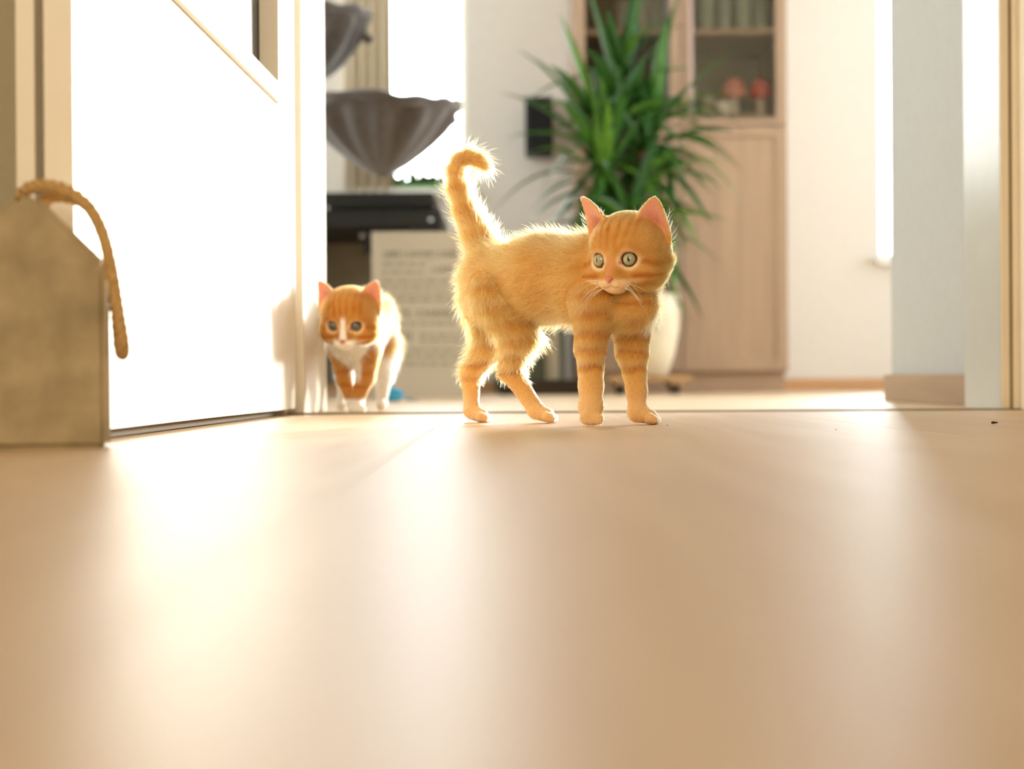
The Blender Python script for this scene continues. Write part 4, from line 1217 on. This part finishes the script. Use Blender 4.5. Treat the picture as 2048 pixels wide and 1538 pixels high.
def fur_rules(tail_len, long_tags, k=1.0):
    def density(P, T, hd):
        d = np.ones(len(P)); d[T == 'head'] = 2.1; d[np.isin(T, ['earL', 'earR'])] = 1.3
        d[np.isin(T, ['RF', 'LF', 'RH', 'LH'])] = 1.25; d[P[:, 2] < 0.002] = 0.02
        return d
    def length(P, T, hd, prims, rs):
        n = len(P); L = np.full(n, 0.008); lay = np.full(n, 1.12)
        tr = T == 'trunk'; L[tr] = 0.0085
        L[T == 'tail'] = tail_len; lay[T == 'tail'] = 0.98
        lg = np.isin(T, ['RF', 'LF', 'RH', 'LH']); z = P[:, 2]
        L[lg] = (0.0030 + 0.0048 * sstep(0.02, 0.07, z))[lg]
        hind = np.isin(T, ['RH', 'LH']); L[hind] = (0.0030 + 0.0075 * sstep(0.025, 0.09, z))[hind]
        lay[lg] = 1.12
        Lh = hd.loc(P); f = Lh[:, 0]
        hh = T == 'head'; L[hh] = (0.0017 + 0.0048 * sstep(31, 4, f))[hh]; L[hh] += (0.0065 * sstep(18, -6, f) * sstep(-2, -14, Lh[:, 2]))[hh]; lay[hh] = 1.10
        for p in prims:
            if isinstance(p, Ear):
                m = T == p.tag; a, w, t = p.loc(P); inn = t - p.ts(a, w) > 0.0004
                L[m] = 0.0026; L[m & inn] = 0.0014; lay[m] = 1.0
                tuft = m & inn & (rs.rand(n) < 0.20) & (a < p.H * 0.5); L[tuft] = 0.010; lay[tuft] = 0.9
        g = rs.rand(n) < 0.16                              # long guard hairs
        body = np.isin(T, ['trunk', 'tail']) | (hind & (z > 0.04))
        L[g & body] *= rs.uniform(1.3, 2.1, n)[g & body]; lay[g & body] *= rs.uniform(0.45, 0.9, n)[g & body]
        L *= rs.uniform(0.75, 1.15, n) * k
        return L, lay
    return dict(density=density, length=length)

# ---- the large ginger kitten in the middle of the doorway
B1 = [px_cone((988, 556, 1.462, 60), (1085, 558, 1.425, 82), 'trunk', 14), px_cone((1085, 558, 1.425, 82), (1180, 556, 1.395, 84), 'trunk', 14),
      px_cone((1185, 568, 1.392, 82), (1258, 606, 1.368, 56), 'trunk', 14), px_cone((1212, 545, 1.385, 64), (1268, 530, 1.372, 58), 'trunk', 12),
      px_cone((978, 560, 1.468, 52), (984, 590, 1.468, 54), 'trunk', 14),
      px_cone((982, 530, 1.478, 38), (956, 472, 1.492, 26), 'tail', 14), px_cone((956, 472, 1.492, 26), (931, 422, 1.497, 19), 'tail', 6),
      px_cone((931, 422, 1.497, 19), (915, 375, 1.498, 16), 'tail', 5), px_cone((915, 375, 1.498, 16), (911, 340, 1.497, 14), 'tail', 5),
      px_cone((911, 340, 1.497, 14), (919, 320, 1.495, 13), 'tail', 5), px_cone((919, 320, 1.495, 13), (938, 313, 1.492, 12), 'tail', 5),
      px_cone((938, 313, 1.492, 12), (958, 321, 1.488, 11), 'tail', 5), px_cone((958, 321, 1.488, 11), (971, 333, 1.485, 9), 'tail', 5),
      # near hind leg
      px_cone((1004, 588, 1.440, 60), (1038, 672, 1.426, 34), 'RH', 14), px_cone((1038, 672, 1.426, 33), (1020, 742, 1.452, 20), 'RH', 8),
      px_cone((1020, 742, 1.452, 20), (1070, 816, 1.452, 16), 'RH', 6), px_cone((1072, 823, 1.450, 16), (1094, 830, 1.444, 14), 'RH', 5),
      # far hind leg
      px_cone((982, 600, 1.482, 52), (984, 686, 1.480, 30), 'LH', 14), px_cone((984, 686, 1.480, 29), (941, 748, 1.494, 19), 'LH', 8),
      px_cone((941, 748, 1.494, 19), (943, 815, 1.488, 15), 'LH', 6), px_cone((944, 823, 1.487, 16), (962, 831, 1.479, 14), 'LH', 5),
      # near fore leg, just setting down
      px_cone((1192, 604, 1.364, 50), (1181, 690, 1.366, 28), 'RF', 13), px_cone((1181, 690, 1.366, 27), (1182, 772, 1.356, 22), 'RF', 6),
      px_cone((1182, 772, 1.356, 22), (1182, 815, 1.350, 24), 'RF', 5), px_cone((1182, 815, 1.350, 23), (1184, 836, 1.345, 14), 'RF', 5),
      # far fore leg
      px_cone((1262, 636, 1.398, 44), (1264, 700, 1.390, 29), 'LF', 13), px_cone((1264, 700, 1.390, 28), (1273, 780, 1.383, 19), 'LF', 6),
      px_cone((1273, 780, 1.383, 19), (1274, 822, 1.382, 18), 'LF', 5), px_cone((1276, 826, 1.380, 19), (1299, 833, 1.376, 15), 'LF', 5)]
def toes(cx, cy, Y, dx, dY, r, tg, n=4, ddx=0.0):
    return [px_cone((cx + dx * (q - (n - 1) / 2) - ddx * abs(q - 1.5), cy, Y + dY * (q - (n - 1) / 2), r), (cx + 7 + dx * (q - (n - 1) / 2) - ddx * abs(q - 1.5), cy + 2, Y + dY * (q - (n - 1) / 2), r * 0.9), tg, 2)
            for q in range(n)]
B1 += toes(1100, 834, 1.444, 1, 0.0085, 10, 'RH', ddx=3) + toes(967, 834, 1.479, 1, 0.0085, 10, 'LH', ddx=3) + toes(1305, 837, 1.376, 1, 0.0085, 10.5, 'LF', ddx=3)
B1 += [px_cone((1168 + 10 * q, 836 + (3 if q in (1, 2) else 0), 1.340, 9.5), (1169 + 10 * q, 841 + (2 if q in (1, 2) else 0), 1.339, 8), 'RF', 2) for q in range(4)]
H1 = Head(at(1256, 507, 1.352), math.radians(31), math.radians(4), math.radians(-1.0), 1.03)
ears1 = [((6, 25, 15), (10, 32, 48), (0.80, 0.60, 0.1), 18.5, 10, 'earL'), ((5, -24, 17), (14, -38, 51), (0.82, -0.56, 0.1), 18, 9, 'earR')]
E1 = eye_mat('grey_green_eye', (0.36, 0.34, 0.20), (0.46, 0.45, 0.31), (0.035, 0.02, 0.012), 0.19, 0.37)
g1 = at(1100, 845, 1.43)
kitten('ginger_kitten', 'ginger tabby kitten with raised curled tail standing on the hall floor looking sideways', (g1.x, 1.43, 0), B1, H1, ears1,
       ginger_colour, fur_rules(0.009, None), 165000, E1, (0.95, 0.06, 0.02, 0.27), (25.0, 13.8, -5.4), 8, seed=7, eye_r=6.6, flow_dir=(-0.75, 0.45, -0.30))

# ---- the smaller white and ginger kitten coming through the doorway
B2 = [px_cone((706, 694, 1.955, 38), (738, 634, 2.105, 50), 'trunk', 14), px_cone((702, 684, 1.95, 40), (700, 645, 1.92, 38), 'trunk', 12),
      px_cone((738, 640, 2.105, 48), (742, 665, 2.12, 46), 'trunk', 12), px_cone((740, 640, 2.15, 14), (748, 730, 2.22, 9), 'tail', 8),
      px_cone((684, 702, 1.955, 24), (690, 760, 1.960, 15), 'RF', 9), px_cone((690, 760, 1.960, 15), (705, 803, 1.955, 12), 'RF', 5), px_cone((705, 808, 1.955, 12), (706, 815, 1.945, 11), 'RF', 4),
      px_cone((736, 702, 1.955, 26), (731, 755, 1.946, 18), 'LF', 9), px_cone((731, 755, 1.946, 18), (714, 802, 1.930, 14), 'LF', 5), px_cone((714, 806, 1.928, 14), (714, 815, 1.914, 12), 'LF', 4),
      px_cone((764, 690, 2.10, 34), (768, 752, 2.12, 17), 'LH', 12), px_cone((768, 752, 2.12, 17), (764, 803, 2.10, 10), 'LH', 6), px_cone((764, 806, 2.10, 11), (763, 811, 2.085, 10), 'LH', 4),
      px_cone((706, 690, 2.10, 32), (690, 752, 2.12, 16), 'RH', 12), px_cone((690, 752, 2.12, 16), (684, 802, 2.09, 10), 'RH', 6), px_cone((684, 806, 2.09, 11), (683, 811, 2.075, 10), 'RH', 4)]
B2 += [px_cone((704 + 7 * q, 817, 1.908, 6.5), (704 + 7 * q, 820, 1.904, 6), 'LF', 2) for q in range(4)]
H2 = Head(at(700, 634, 1.895), math.radians(9), math.radians(14), math.radians(-1.5), 1.06)
ears2 = [((5, 24, 15), (4, 36, 45), (0.85, 0.5, 0.1), 17.5, 10, 'earL'), ((5, -24, 15), (3, -36, 45), (0.85, -0.5, 0.1), 17.5, 9, 'earR')]
E2 = eye_mat('dark_blue_grey_eye', (0.10, 0.11, 0.10), (0.14, 0.15, 0.13), (0.02, 0.014, 0.01), 0.26, 0.36)
g2 = at(715, 822, 1.99)
kitten('white_ginger_kitten', 'young white and ginger kitten with white paws walking out past the door frame', (g2.x, 1.99, 0), B2, H2, ears2,
       white_ginger_colour, fur_rules(0.008, None, 0.9), 70000, E2, (0.95, 0.05, -0.05, 0.10), (25.2, 13.6, -5.2), 6, h=0.0015, seed=9, eye_r=6.0, flow_dir=(0.2, 0.9, -0.3), hair_r=0.00013)
